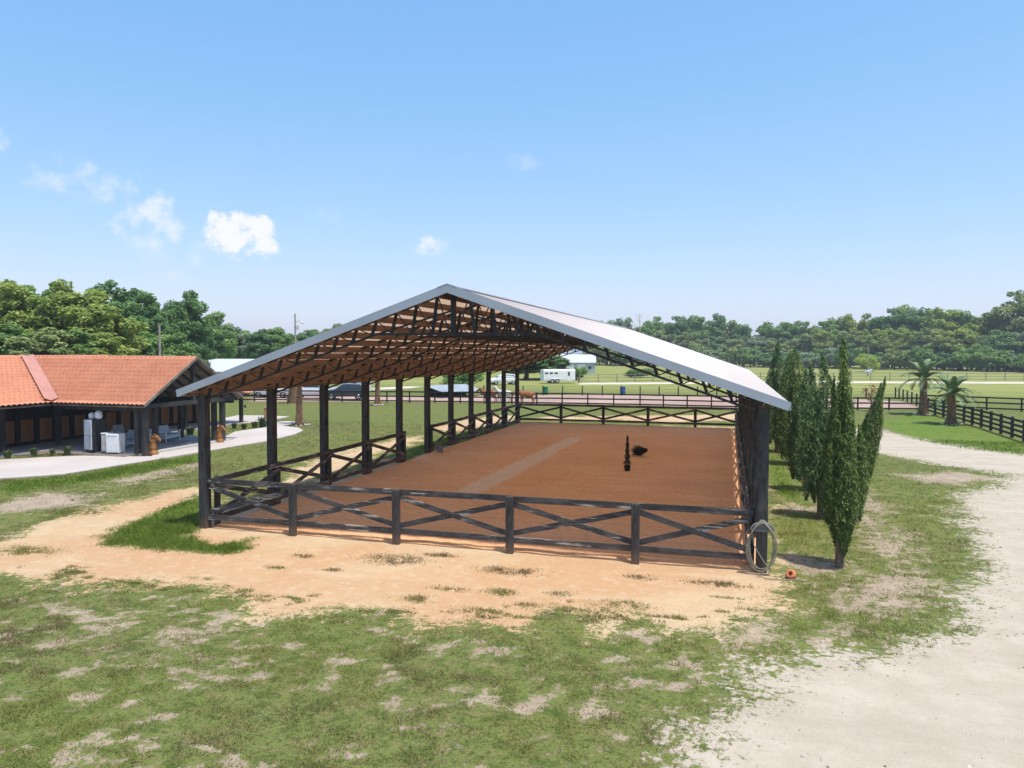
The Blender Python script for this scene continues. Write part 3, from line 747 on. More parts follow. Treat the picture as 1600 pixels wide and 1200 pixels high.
# ------------------------------------------------------------------ leaf clouds
def leafmat(name, dark, light, hi, trans=.38):
    n = NT(name); t = n.attr('tint'); r = n.rnd()
    c = n.mix(n.ramp(t, .1, .75, smooth=False), dark, light); c = n.mix(n.ramp(t, .72, 1.0, smooth=False), c, hi)
    c = n.mix(n.ramp(r, 0, 1, 0, .35, False), c, tuple(x * .6 for x in light))
    n.color(c); n.p(rough=.65, spec=.2)
    tr = n.N.new('ShaderNodeBsdfTranslucent'); n.L.new(c, tr.inputs[0])
    ms = n.N.new('ShaderNodeMixShader'); ms.inputs[0].default_value = trans
    n.L.new(n.b.outputs[0], ms.inputs[1]); n.L.new(tr.outputs[0], ms.inputs[2]); n.L.new(ms.outputs[0], n.N['Material Output'].inputs[0])
    return n.m
LM = dict(
    deep=leafmat('deep_green_leaves', (0.105, 0.206, 0.075), (0.213, 0.370, 0.127), (0.351, 0.529, 0.176)),
    mid=leafmat('mid_green_leaves', (0.130, 0.234, 0.069), (0.276, 0.437, 0.123), (0.454, 0.552, 0.196)),
    yellow=leafmat('yellow_green_leaves', (0.179, 0.260, 0.063), (0.399, 0.487, 0.118), (0.504, 0.504, 0.192)),
    olive=leafmat('olive_leaves', (0.168, 0.240, 0.090), (0.370, 0.441, 0.159), (0.600, 0.600, 0.281)),
    grey=leafmat('grey_green_leaves', (0.176, 0.263, 0.141), (0.370, 0.475, 0.263), (0.600, 0.600, 0.457)),
    lime=leafmat('lime_leaves', (0.227, 0.342, 0.057), (0.501, 0.600, 0.114), (0.600, 0.600, 0.182)),
    cypress=leafmat('cypress_foliage', (.075, .125, .036), (.185, .265, .070), (.31, .39, .12), .2),
    cypress_blue=leafmat('cypress_blue_foliage', (.065, .120, .048), (.150, .240, .085), (.26, .36, .14), .2),
    red=leafmat('burgundy_leaves', (0.227, 0.103, 0.068), (0.433, 0.205, 0.137), (0.592, 0.319, 0.182)),
)
def quads(pos, nrm, size, rng, aspect=1.0, axis=None):
    n = len(pos)
    a = rng.normal(size=(n, 3)) if axis is None else axis
    t = np.cross(nrm, a); t /= np.linalg.norm(t, axis=1, keepdims=True) + 1e-9
    b = np.cross(nrm, t); b /= np.linalg.norm(b, axis=1, keepdims=True) + 1e-9
    s = size[:, None] if hasattr(size, '__len__') else size
    v = np.stack([pos - t * s * aspect, pos - b * s, pos + t * s * aspect, pos + b * s], 1)
    return v
def unit(rng, n):
    d = rng.normal(size=(n, 3)); return d / np.linalg.norm(d, axis=1, keepdims=True)
def crown(name, seed, H, Rw, z0, nl, nleaf, size, lobe=(.22, .40), open_=0.0, mat=None):
    """broad-leaved crown: leaf faces in the outer part of many uneven lobes"""
    rng = np.random.default_rng(seed)
    cz, rz = (H + z0) / 2, (H - z0) / 2
    d = unit(rng, nl); rr = rng.uniform(.30, .80, nl)[:, None]
    C = d * rr * np.array([Rw, Rw, rz]); C[:, 2] += cz
    # narrower towards the top
    tz = np.clip((C[:, 2] - z0) / (H - z0), 0, 1); C[:, :2] *= (1.12 - .45 * tz ** 2)[:, None]
    Rl = rng.uniform(lobe[0], lobe[1], nl) * Rw * (1.1 - .35 * tz)
    ltint = rng.uniform(-.22, .22, nl)
    w = Rl ** 2; idx = rng.choice(nl, nleaf, p=w / w.sum())
    dd = unit(rng, nleaf); rad = Rl[idx] * (.55 + .5 * rng.random(nleaf) ** .6)
    lump = 1 + .22 * np.sin(dd[:, 0] * 5 + idx) * np.sin(dd[:, 1] * 6 + idx * 2)
    pos = C[idx] + dd * (rad * lump)[:, None] * np.array([1, 1, .78])
    keep = pos[:, 2] > z0 * .35
    nrm = dd * .6 + unit(rng, nleaf) * .8 + np.array([0, 0, .55]); nrm /= np.linalg.norm(nrm, axis=1, keepdims=True)
    v = quads(pos, nrm, size * rng.uniform(.55, 1.25, nleaf), rng, .62)
    tint = np.clip(.42 + ltint[idx] + rng.normal(0, .16, nleaf), 0, 1)
    v, tint = v[keep], tint[keep]
    n = len(v)
    me = np_mesh(name, v.reshape(-1, 3), np.arange(n * 4).reshape(n, 4), mat, dict(tint=np.repeat(tint, 4)))
    return me, C, Rl
def trunkmesh(seed, H, z0, Rw, C, r, mat=None):
    rnd = random.Random(seed); b = MB()
    lean = Vector((rnd.uniform(-.06, .06) * H, rnd.uniform(-.06, .06) * H, 0)); top = H * .62
    pts = [Vector((0, 0, -.2)), Vector((0, 0, .3))] + [lean * (k / 5) ** 1.5 + Vector((rnd.uniform(-.1, .1), rnd.uniform(-.1, .1), top * k / 5)) for k in range(1, 6)]
    b.tube(pts, [r * 1.6, r * 1.1] + [r * (1 - .14 * k) for k in range(1, 6)], 8)
    order = sorted(range(len(C)), key=lambda i: rnd.random())[:9]
    for i in order:
        c = V(C[i]); k = min(max(c.z * .5, top * .3), top * .95); s = lean * (k / top) ** 1.5 + Vector((0, 0, k))
        m = (s + c) / 2 + Vector((0, 0, -.08 * (c - s).length))
        b.tube([s, m, c], [r * .42, r * .28, r * .1], 5)
    return b.mesh('trunk', mat or M_bark)
TREES = {}
def tree_variant(key, seed, **k):
    me, C, Rl = crown('crown', seed, mat=LM['mid'], **k)
    TREES[key] = (me, trunkmesh(seed, k['H'], k['z0'], k['Rw'], C, k['H'] * .022), k['H'], k['Rw'])
def plant_tree(name, key, loc, H, Rw, leaf, label, cat='tree', group=None, rz=None):
    me, tm, h0, r0 = TREES[key]
    root = empty(name, loc, random.uniform(0, 6.28) if rz is None else rz, label, cat, group)
    s = (Rw / r0, Rw / r0, H / h0)
    link('trunk', tm, root, scale=s)
    o = link('crown', me, root, scale=s); o.material_slots[0].link = 'OBJECT'; o.material_slots[0].material = LM[leaf]
    return root
for i in range(5): tree_variant('near%d' % i, 100 + i, H=16, Rw=4.6, z0=1.6, nl=95, nleaf=26000, size=.22, lobe=(.13, .30))
for i in range(5): tree_variant('far%d' % i, 200 + i, H=24, Rw=7.5, z0=2.0, nl=80, nleaf=11000, size=.48, lobe=(.13, .32))
for i in range(3): tree_variant('bush%d' % i, 500 + i, H=10, Rw=5.5, z0=.2, nl=60, nleaf=6000, size=.42, lobe=(.16, .32))
tree_variant('sparse', 321, H=34, Rw=11, z0=10, nl=46, nleaf=5200, size=.60, lobe=(.12, .24))
tree_variant('round', 401, H=5, Rw=4.0, z0=.4, nl=40, nleaf=6500, size=.20)
tree_variant('small', 402, H=3.0, Rw=1.3, z0=.9, nl=16, nleaf=420, size=.075, lobe=(.16, .3))

# ---- the wood behind the barn (left)
NEAR = [  # px, top px, distance, half width m, leaf, variant, label
    (-45, 436, 92, 4.8, 'mid', 0, None),
    (8, 440, 88, 4.2, 'yellow', 1, 'yellow-green tree at the left edge of the picture, rising behind the orange roof'),
    (52, 430, 92, 4.4, 'mid', 2, 'tallest tree at the left with a ragged pointed top behind the orange roof'),
    (92, 437, 86, 3.9, 'yellow', 3, 'bright yellow-green tree second in from the left behind the orange roof'),
    (135, 446, 84, 5.3, 'yellow', 4, 'broad olive and yellow tree in the middle of the wood behind the orange roof'),
    (172, 440, 104, 4.6, 'deep', 0, 'dark green tree just right of the broad yellow tree behind the barn'),
    (212, 453, 106, 4.3, 'deep', 1, 'dark blue-green tree behind the bare white pole'),
    (250, 459, 110, 4.2, 'deep', 2, 'dark tree between the bare white pole and the tall feathery one'),
    (292, 454, 112, 4.3, 'deep', 3, 'tall feathery dark tree right of the bare white pole'),
    (330, 484, 152, 5.4, 'mid', 4, 'rounded green tree sloping down towards the silver-roofed barn'),
    (356, 506, 172, 6.0, 'grey', 0, 'grey-green rounded tree directly behind the silver-roofed barn'),
    (388, 510, 176, 5.8, 'mid', 2, 'green tree right of the rounded grey-green one, over the silver roof'),
    (408, 514, 160, 4.5, 'deep', 3, None), (432, 509, 165, 5.2, 'mid', 4, 'rounded tree just left of the utility pole'), (456, 522, 190, 5.5, 'mid', 1, None), (480, 516, 185, 5.5, 'deep', 0, None),
    (505, 507, 190, 5.5, 'mid', 2, None), (530, 506, 210, 6.5, 'olive', 3, None), (560, 505, 230, 6.5, 'mid', 3, None),
]
for (px, ty, dist, rw, leaf, v, lab) in NEAR:
    t = D(px, ty, dist); root = plant_tree('tree', 'near%d' % v, (t[0], t[1], 0), t[2] / .915, rw, leaf, lab or 'green broadleaf tree in the distant gap between the barn and the arena roof', group=None if lab else 'trees seen over the left slope of the arena roof')
    if px == -45: root['label'] = 'green tree standing partly outside the left edge of the picture'; del root['group']
for (px, ty, dist, rw, leaf, v) in [(20, 492, 78, 4.0, 'mid', 3), (70, 500, 76, 4.2, 'olive', 0), (115, 505, 76, 3.6, 'mid', 1), (158, 496, 78, 4.2, 'yellow', 2), (192, 505, 92, 3.8, 'deep', 4), (232, 508, 96, 3.8, 'mid', 0), (272, 512, 98, 3.6, 'mid', 1), (282, 516, 100, 3.2, 'deep', 3), (-30, 500, 78, 4.2, 'deep', 4)]:
    t = D(px, ty, dist); plant_tree('bushy_tree', 'near%d' % v, (t[0], t[1], 0), t[2], rw, leaf, 'low bushy tree filling the foot of the wood behind the orange roof', group='bushy trees directly behind the barn roof')
for k in range(9):
    px = -70 + k * 42; t = D(px, 480, 125 + 6 * (k % 3)); plant_tree('bushy_tree', 'near%d' % (k % 5), (t[0], t[1], 0), 13 - .45 * k, 4.6, ['deep', 'mid'][k % 2], 'shaded tree deep in the wood behind the barn', group='trees deep in the wood behind the barn')

# ---- the wood across the pasture (right)
def rdist(px): return 335 - (px - 950) * .075
prof = [(925, 508), (950, 498), (985, 491), (1020, 491), (1055, 489), (1090, 488), (1125, 491), (1160, 495), (1200, 497), (1250, 494), (1290, 487), (1320, 482), (1350, 478), (1385, 477), (1420, 474), (1450, 476), (1480, 473), (1510, 478), (1545, 484), (1580, 486), (1620, 482), (1680, 478)]
FARG = 'trees of the wood across the far pasture'
FARL = 'broadleaf tree in the wood along the far side of the right-hand pasture'
leafs = ['mid', 'deep', 'mid', 'yellow', 'olive', 'mid', 'deep']
rr_ = random.Random(5)
pxs = np.arange(928, 1690, 24)
for i, px in enumerate(pxs):
    px = px + rr_.uniform(-7, 7); ty = np.interp(px, [p[0] for p in prof], [p[1] for p in prof]) + rr_.uniform(-5, 6); d = rdist(px) + rr_.uniform(8, 26)
    t = D(px, ty, d); lf = rr_.choice(['mid', 'deep', 'olive', 'yellow'] if px > 1290 else ['mid', 'deep', 'deep', 'olive'])
    plant_tree('tree', 'far%d' % rr_.randrange(5), (t[0], t[1], 0), t[2] / .98, rr_.uniform(6.0, 8.6), lf, FARL, group=FARG)
for i, px in enumerate(np.arange(930, 1700, 21)):
    px = px + rr_.uniform(-6, 6); ty = np.interp(px, [p[0] for p in prof], [p[1] for p in prof]) + rr_.uniform(16, 40); d = rdist(px) + rr_.uniform(-8, 8)
    t = D(px, ty, d); lf = rr_.choice(['mid', 'yellow', 'olive', 'yellow'] if 1290 < px < 1530 else ['mid', 'deep', 'olive', 'grey'])
    plant_tree('tree', 'far%d' % rr_.randrange(5), (t[0], t[1], 0), t[2], rr_.uniform(5.2, 7.4), lf, FARL, group=FARG)
for i, px in enumerate(np.arange(935, 1700, 22)):
    px = px + rr_.uniform(-6, 6); ty = rr_.uniform(532, 552); d = rdist(px) - rr_.uniform(10, 20)
    t = D(px, ty, d); plant_tree('bushy_tree', 'bush%d' % rr_.randrange(3), (t[0], t[1], 0), t[2], rr_.uniform(5.2, 6.8), rr_.choice(['deep', 'mid', 'grey', 'olive']), 'dark bushy tree at the foot of the wood across the pasture', group='bushy trees along the edge of the far wood')
t = D(1578, 447, 300); plant_tree('oak_tree', 'sparse', (t[0], t[1], 0), t[2], 11.5, 'olive', 'tall open-crowned oak rising above the wood at the right edge with sky showing through', rz=.4)
t = D(1612, 438, 306); plant_tree('oak_tree', 'sparse', (t[0], t[1], 0), t[2], 9, 'deep', 'dark open-crowned oak cut off by the right edge of the picture', rz=2.4)
def bare_tree(px, ty, dist, label):
    t = D(px, ty, dist); H = t[2]; b = MB(); rnd = random.Random(int(px))
    b.tube([(0, 0, 0), (.1, 0, H * .5), (-.1, 0, H)], [.35, .28, .05], 6)
    for k in range(9):
        z = H * rnd.uniform(.5, .93); a = rnd.uniform(0, 6.28); l = (H - z) * .45 + 1.2
        b.tube([(0, 0, z), (l * .5 * math.cos(a), l * .5 * math.sin(a), z + l * .35), (l * math.cos(a), l * math.sin(a), z + l * .9)], [.12, .08, .03], 5)
    tag(b.build('bare_tree', simple('dead_wood', (.36, .33, .29), .9), None, loc=(t[0], t[1], 0)), label, 'tree')
bare_tree(1000, 488, 318, 'leafless grey tree standing in front of the far wood, above the right roof slope')
bare_tree(973, 494, 318, 'thin leafless tree left of the other bare one above the right roof slope')
t = D(1356, 551, 250); plant_tree('lime_tree', 'round', (t[0], t[1], 0), 5.6, 4.2, 'lime', 'small bright lime-green tree behind the pole in the right-hand pasture')

# ---- trees beyond the arena
def rtree(px, ty, dist, rw, leaf, label, key='round', base=None, H=None):
    t = D(px, ty, dist); return plant_tree('tree', key, (t[0], t[1], 0), t[2], rw, leaf, label)
rtree(722, 566, 104, 3.6, 'mid', 'rounded green tree beside the grey shed behind the arena')
t = D(822, 545, 152); plant_tree('oak_tree', 'near2', (t[0], t[1], 0), t[2], 7.2, 'deep', 'spreading dark oak shading the white car and horse trailer')
t = D(858, 551, 158); plant_tree('oak_tree', 'near0', (t[0], t[1], 0), t[2], 5.5, 'deep', 'dark tree directly behind the white horse trailer')
rtree(906, 572, 152, 1.9, 'mid', 'small rounded bush right of the white horse trailer')
rtree(1000, 575, 170, 4.5, 'deep', 'low dark shrub behind the grey rail fence beyond the arena')

# ------------------------------------------------------------------ Italian cypresses beside the arena
def cypress_mesh(seed, H, Rw, nplume, nleaf, size, lean=(0, 0), spires=1):
    rng = np.random.default_rng(seed); tips = []; low = .05 if seed == 1 else .015
    for k in range(nplume):
        a = rng.uniform(0, 6.28); rad = Rw * (.25 + .55 * rng.random()); pr = Rw * rng.uniform(.20, .36)
        if k < spires: a, rad, top, zb, pr = k * (3.14 if spires < 3 else 2.1) + .3, Rw * (.05 if spires == 1 else .42), H * (1 - .04 * k), H * (low + .06), Rw * (.50 if spires < 3 else .40)
        else: zb = H * rng.uniform(low, .34); top = min(H * .88, zb + H * rng.uniform(.34, .60))
        tips.append((a, rad, top, zb, pr))
    wts = np.array([(t[2] - t[3]) * t[4] for t in tips]); idx = rng.choice(nplume, nleaf, p=wts / wts.sum())
    A = np.array(tips)[idx]
    u = rng.random(nleaf) ** .95                      # height along plume
    prof = np.clip((1 - u) ** .55 * np.clip(u * 3.2 + .12, 0, 1), 0, 1)
    ang = rng.uniform(0, 2 * np.pi, nleaf)
    tuft = 1 + .42 * np.sin(ang * 3 + u * 38 + idx) * np.sin(u * 57 + idx * 1.7) + .22 * np.sin(ang * 7 + u * 90 + idx * 3) + .35 * (rng.random(nleaf) ** 6)
    rr = A[:, 4] * prof * np.sqrt(rng.uniform(.35, 1.0, nleaf)) * tuft
    z = A[:, 3] + u * (A[:, 2] - A[:, 3]) + .10 * rng.random(nleaf) ** 4
    env = np.interp(z / H, [0, .1, .22, .40, .62, .82, 1.0], [.30 if seed == 1 else .75, .58 if seed == 1 else .9, .95, 1.0, .86, .55, .15])
    ax = np.cos(A[:, 0]) * A[:, 1] * env; ay = np.sin(A[:, 0]) * A[:, 1] * env
    wob = .05 * Rw * np.sin(z * 3 + idx)
    spray = (np.sin(idx * 7.1 + np.floor(u * 14) * 3.7 + np.floor(ang * 1.6) * 5.3) > .55); rr = rr * np.where(spray, 1.32, .92)
    pos = np.stack([ax + wob + rr * np.cos(ang) + lean[0] * (z / H) ** 1.2 * H, ay + rr * np.sin(ang) + lean[1] * z, z], 1)
    out = np.stack([np.cos(ang), np.sin(ang), np.full(nleaf, .35)], 1)
    nrm = out + rng.normal(0, .55, (nleaf, 3)); nrm /= np.linalg.norm(nrm, axis=1, keepdims=True)
    up = np.stack([out[:, 0] * .35, out[:, 1] * .35, np.ones(nleaf)], 1) + rng.normal(0, .25, (nleaf, 3))
    v = quads(pos, nrm, size * rng.uniform(.6, 1.3, nleaf), rng, .45, up)
    tint = np.clip(.42 + rng.normal(0, .17, nleaf) + .16 * np.sin(u * 46 + idx * 2 + ang * 2) + rng.uniform(-.16, .16, nplume)[idx] - .10 * (1 - u) + np.where(spray, .16, -.06), 0, 1)
    me = np_mesh('crown', v.reshape(-1, 3), np.arange(nleaf * 4).reshape(nleaf, 4), LM['cypress'], dict(tint=np.repeat(tint, 4)))
    b = MB(); rnd = random.Random(seed)
    for k in range(3):
        a = k * 2.1; b.tube([(.05 * math.cos(a), .05 * math.sin(a), -.1), (.06 * math.cos(a), .06 * math.sin(a), .4), (.2 * Rw * math.cos(a) + lean[0] * .1 * H, .2 * Rw * math.sin(a), H * .35), (.1 * math.cos(a) + lean[0] * .65 * H, 0, H * .8)], [.075, .06, .035, .012], 6)
    for k in range(26):
        a = rnd.uniform(0, 6.28); z = rnd.uniform(.35, H * .3); l = Rw * rnd.uniform(.35, .8)
        b.tube([(0, 0, z), (l * .5 * math.cos(a), l * .5 * math.sin(a), z + l * .6), (l * math.cos(a), l * math.sin(a), z + l * 1.5)], [.016, .01, .004], 4)
    return me, b.mesh('trunk', M_cbark)
def cypress(base, seed, H, Rw, npl, nl, size, label, leaf='cypress', lean=(0, 0), spires=1):
    root = empty('cypress_tree', base, 0, label, 'cypress', 'cypresses in a row right of the arena')
    me, tm = cypress_mesh(seed, H, Rw, npl, nl, size, lean, spires)
    link('trunk', tm, root); o = link('crown', me, root); o.material_slots[0].link = 'OBJECT'; o.material_slots[0].material = LM[leaf]
cypress(G(1311, 885), 1, 5.95, .62, 28, 84000, .030, 'nearest and tallest cypress with a bare brown stem, right of the arena')
cypress(G(1334, 815), 2, 4.75, .48, 14, 32000, .030, 'thin cypress leaning to the right beside the tallest one', lean=(.165, 0), spires=3)
cypress(G(1281, 808), 3, 5.5, .84, 26, 56000, .034, 'full dark cypress just left of the tallest one', 'cypress_blue')
cypress(G(1259, 766), 4, 5.1, .80, 22, 42000, .038, 'cypress with two thin spires, third from the front of the row', 'cypress_blue', spires=2)
cypress(G(1237, 726), 5, 5.8, 1.12, 26, 44000, .042, 'bushy cypress rising behind the right corner of the arena roof', spires=2)
cypress(G(1213, 706), 6, 6.2, 1.05, 24, 38000, .044, 'rearmost cypress, half hidden by the corner of the arena roof', 'cypress_blue')

# potted topiaries on the arena sand
M_pot = simple('black_plastic_pot', (.012, .012, .014), .5)
LMT = leafmat('dark_conifer_leaves', (.014, .022, .012), (.030, .042, .022), (.05, .06, .035), .1)
def topiary(loc, H, fallen, label):
    root = empty('potted_conifer', loc, .3, label, 'potted plant')
    b = MB(); b.lathe([(.12, 0), (.155, .25), (.165, .25), (.165, .28), (.15, .28), (.14, .24)], (0, 0, 0), 16); b.build('pot', M_pot, root)
    MB().tube([(0, 0, .22), (.01, 0, H * .6), (0, 0, H * .93)], [.018, .014, .006], 6).build('stem', M_cbark, root)
    rng = np.random.default_rng(3); n = 3200; u = rng.random(n); ang = rng.uniform(0, 6.28, n)
    prof = .16 * (1 - u * .82) * (1 + .25 * np.sin(u * 30)); rr = prof * np.sqrt(rng.random(n))
    pos = np.stack([rr * np.cos(ang), rr * np.sin(ang), .32 + u * (H - .32)], 1); nn = unit(rng, n)
    v = quads(pos, nn, .022 * rng.uniform(.6, 1.3, n), rng, .5)
    link('foliage', np_mesh('foliage', v.reshape(-1, 3), np.arange(n * 4).reshape(n, 4), LMT, dict(tint=np.repeat(rng.random(n), 4))), root)
    if fallen:
        root.rotation_euler = fallen
        for ch in root.children:
            if ch.name.startswith('foliage'): ch.scale = (1.7, 1.9, 1)
c = G(980, 737); topiary((c[0], c[1], .03), 1.68, None, 'slim dark potted conifer standing upright on the arena sand')
c = G(991, 711); topiary((c[0], c[1], .20), 1.45, (0, R(80), R(-56)), 'dark potted conifer lying on its side behind the upright one')
def stump():
    c = G(688, 709); b = MB()
    b.lathe([(.15, -.05), (.145, .1), (.13, .3), (.10, .44), (.06, .50), (.03, .52)], (0, 0, 0), 10)
    b.cbox((-.12, .02, .12), (.13, .16, .26), .02)
    tag(b.build('stump', simple('weathered_grey_stump', (.17, .165, .16), .9, 0, .4, 9, .5), None, loc=(c[0], c[1], .02)), 'short weathered grey stump on the sand by the left fence gap', 'stump')
stump()
def floodlight():
    root = empty('floodlight', (4.25, 7.25, 5.42), R(20), 'small caged floodlight hanging under the second roof truss', 'light')
    MB().tube([(0, 0, 0), (0, 0, .42)], .015, 6).build('stem', M_steel, root)
    MB().lathe([(.03, .08), (.09, .04), (.15, -.06), (.14, -.06), (.05, .02)], (0, 0, 0), 14).build('lamp_shade', M_steel, root)
    MB().lathe([(.02, -.14), (.05, -.10), (.05, -.02), (.03, .02)], (0, 0, 0), 10).build('bulb', M_white, root)
floodlight()

# ------------------------------------------------------------------ the stable barn (left)
def stable():
    root = empty('stable_barn', (-21, 15, 0), 0, 'open-sided stable barn with orange tile roof and dark posts at the left', 'barn')
    OX, OY = 21.0, -15.0
    def loc(x, y, z=0): return (x + OX, y + OY, z)
    EZ, RZ = 2.68, 5.22
    # tile sheets: u along the eave, v up the slope
    def tiles(name, eave0, eave1, ridge0, ridge1, du, under=True):
        e0, e1, r0, r1 = [Vector(p) for p in (eave0, eave1, ridge0, ridge1)]
        udir = (e1 - e0).normalized()
        ulo = min(0, (r0 - e0).dot(udir)); uhi = max((e1 - e0).length, (r1 - e0).dot(udir))
        vdir = (r0 - e0) - udir * (r0 - e0).dot(udir); SLn = vdir.length; vdir.normalize(); nrm = udir.cross(vdir).normalized()
        if nrm.z < 0: nrm = -nrm
        rb0, rb1 = (r0 - e0).dot(udir), (r1 - e0).dot(udir); eb1 = (e1 - e0).length
        pitch = du * 1.25; us = np.arange(ulo, uhi + 1e-6, pitch / 6)
        nc = int(SLn / .40); vs = []
        for k in range(nc): vs += [(k / nc, 0.06), ((k + .96) / nc, 0.0)]
        vs.append((1.0, 0.0))
        U, Vv = np.meshgrid(us, np.array([v[0] for v in vs])); st = np.repeat(np.array([v[1] for v in vs])[:, None], len(us), 1)
        lo = rb0 * Vv; hi = eb1 + (rb1 - eb1) * Vv
        ph = (U / pitch) % 1.0
        wave = .075 * np.abs(np.sin(np.pi * ph)) ** .8
        Uc = np.clip(U, lo, hi)
        Z = wave + st
        P = np.array(e0)[None, None] + Uc[..., None] * np.array(udir) + (Vv * SLn)[..., None] * np.array(vdir) + Z[..., None] * np.array(nrm)
        P = P + np.array([OX, OY, 0])
        ny, nx = U.shape; i = np.arange(nx * ny).reshape(ny, nx)
        f = np.stack([i[:-1, :-1].ravel(), i[:-1, 1:].ravel(), i[1:, 1:].ravel(), i[1:, :-1].ravel()], 1)
        link(name, np_mesh(name, P.reshape(-1, 3), f, M_tile, None, True), root)
        dn = -nrm * .05
        b = MB(); b.add([Vector(p) + dn + Vector((OX, OY, 0)) for p in (e0, e1, r1, r0)] + [Vector(p) + dn * 2 + Vector((OX, OY, 0)) for p in (e0, e1, r1, r0)],
                        [(0, 1, 2, 3), (7, 6, 5, 4), (0, 4, 5, 1), (1, 5, 6, 2), (2, 6, 7, 3), (3, 7, 4, 0)])
        b.build('roof_deck', M_deck, root)
    gx = -13.6; ey0, ey1, ry = 12.5, 20.85, 16.7; ex, rx, ox2 = -19.75, -26.3, -32.8
    ynear, yfar = 1.0, 27.0
    tiles('roof_tiles', (ex, ey0, EZ), (gx, ey0, EZ), (rx, ry, RZ), (gx, ry, RZ), .235)                       # porch, near slope
    tiles('roof_tiles', (ex, ey1, EZ), (gx, ey1, EZ), (rx, ry, RZ), (gx, ry, RZ), .235)                       # porch, far slope
    tiles('roof_tiles', (ex, ynear, EZ), (ex, ey0, EZ), (rx, ynear, RZ), (rx, ry, RZ), .25)                   # main, near part
    tiles('roof_tiles', (ex, ey1, EZ), (ex, yfar + 3, EZ), (rx, ry, RZ), (rx, yfar - 4, RZ), .25)             # main, far part
    tiles('roof_tiles', (ox2, ynear, EZ), (ox2, yfar + 3, EZ), (rx, ynear, RZ), (rx, yfar - 4, RZ), .25)      # main, back slope
    b = MB(); b.add([loc(ex, yfar + 3, EZ), loc(ox2, yfar + 3, EZ), loc(rx, yfar - 4, RZ), loc(ex, yfar + 3, EZ - .06), loc(ox2, yfar + 3, EZ - .06), loc(rx, yfar - 4, RZ - .06)], [(0, 1, 2), (5, 4, 3), (0, 3, 4, 1), (1, 4, 5, 2), (2, 5, 3, 0)])
    b.build('hip_end', M_tile, root)
    # ridge caps and valley flashing
    def cap(name, p0, p1, w, m, lift=.085):
        p0, p1 = Vector(p0), Vector(p1); n = max(2, int((p1 - p0).length / .32)); b = MB()
        for k in range(n):
            a = p0.lerp(p1, k / n); c = p0.lerp(p1, (k + 1.04) / n); d = (c - a).normalized(); s = d.cross(Vector((0, 0, 1))).normalized(); u = s.cross(d)
            rings = []
            for q, r in ((a, w * .9), (c, w)):
                rings.append([q + s * r * math.cos(t) + u * (r * .62 * math.sin(t)) + u * (lift - .10) for t in [math.pi * j / 6 for j in range(7)]])
            b.loft([[v + Vector((OX, OY, 0)) for v in r] for r in rings], closed=False)
        b.build(name, m, root)
    cap('ridge_tiles', (-26.4, ry, RZ), (gx - .02, ry, RZ), .17, M_tile)
    cap('ridge_tiles', (rx, ynear, RZ), (rx, yfar - 4, RZ), .17, M_tile)
    def valley(a, c):
        a, c = Vector(a), Vector(c); c = a.lerp(c, .945); d = (c - a).normalized(); s = d.cross(Vector((0, 0, 1))).normalized(); o = Vector((OX, OY, 0)); b = MB(); w = .33
        top = [a - s * w + Vector((0, 0, .33)), a + Vector((0, 0, .20)), a + s * w + Vector((0, 0, .33)), c + s * w + Vector((0, 0, .33)), c + Vector((0, 0, .20)), c - s * w + Vector((0, 0, .33))]
        low = [p - Vector((0, 0, .02)) for p in top]
        b.add([p + o for p in top + low], [(0, 1, 4, 5), (1, 2, 3, 4), (11, 10, 7, 6), (10, 9, 8, 7), (0, 6, 7, 1), (1, 7, 8, 2), (2, 8, 9, 3), (3, 9, 10, 4), (4, 10, 11, 5), (5, 11, 6, 0)])
        b.build('valley_flashing', M_valley, root)
    valley((ex, ey0 - .02, EZ), (rx, ry, RZ - .03))
    # gable end: rake boards, tie beam, king post, rafters
    for yy in (ey0, ey1):
        MB().beam(loc(gx, yy, EZ + .02), loc(gx, ry, RZ + .02), .04, .13).build('rake_board', M_deck, root)
    MB().beam(loc(gx - .35, ey0 + .3, EZ - .05), loc(gx - .35, ey1 - .3, EZ - .05), .16, .24).build('tie_beam', M_post, root)
    MB().beam(loc(gx - .35, ry, EZ + .06), loc(gx - .35, ry, RZ - .2), .18, .18, (1, 0, 0)).build('king_post', M_post, root)
    for yy, s in ((ry - 1.9, -1), (ry + 1.9, 1)):
        MB().beam(loc(gx - .35, ry, EZ + .3), loc(gx - .35, yy, EZ + 1.25), .12, .12).build('strut', M_post, root)
    for k in range(8):
        x = gx - .35 - k * .95
        for yy, s in ((ey0 + .1, 1), (ey1 - .1, -1)):
            MB().beam(loc(x, yy, EZ - .14), loc(x, ry, RZ - .18), .07, .15).build('rafter', M_post, root)
    for yy in (ey0 + .55, ey1 - .55):
        MB().beam(loc(ex + .2, yy, EZ - .22), loc(gx - .3, yy, EZ - .22), .16, .22).build('eave_beam', M_post, root)
    MB().beam(loc(-21.0, ynear, EZ + .25), loc(-21.0, yfar + 2.5, EZ + .25), .16, .22).build('eave_beam', M_post, root)
    # posts
    pm = MB().cbox((0, 0, 1.25), (.27, .27, 2.64), .015).mesh('post', M_post)
    for (px, py) in [(4, 709), (92, 698), (158, 706), (216, 711), (228, 712), (243, 706), (283, 686), (335, 690.5), (348, 690)]:
        p = G(px, py); link('post', pm, root, loc(p[0], p[1], -.02))
    for y in (4.5, 20.5, 24.5, 28.5):
        link('post', pm, root, loc(-21.0, y, 0))
    # stall fronts, facing the yard
    wx = -23.3
    b = MB(); b.box(loc(wx - .1, (ynear + 29.5) / 2, 1.35), (.08, 29.5 - ynear, 2.5)); b.build('stall_wall', M_black, root)
    b = MB(); b.box(loc(wx - 9.0, (ynear + 29.5) / 2, 1.35), (.08, 29.5 - ynear, 2.5)); b.build('rear_wall', M_black, root)
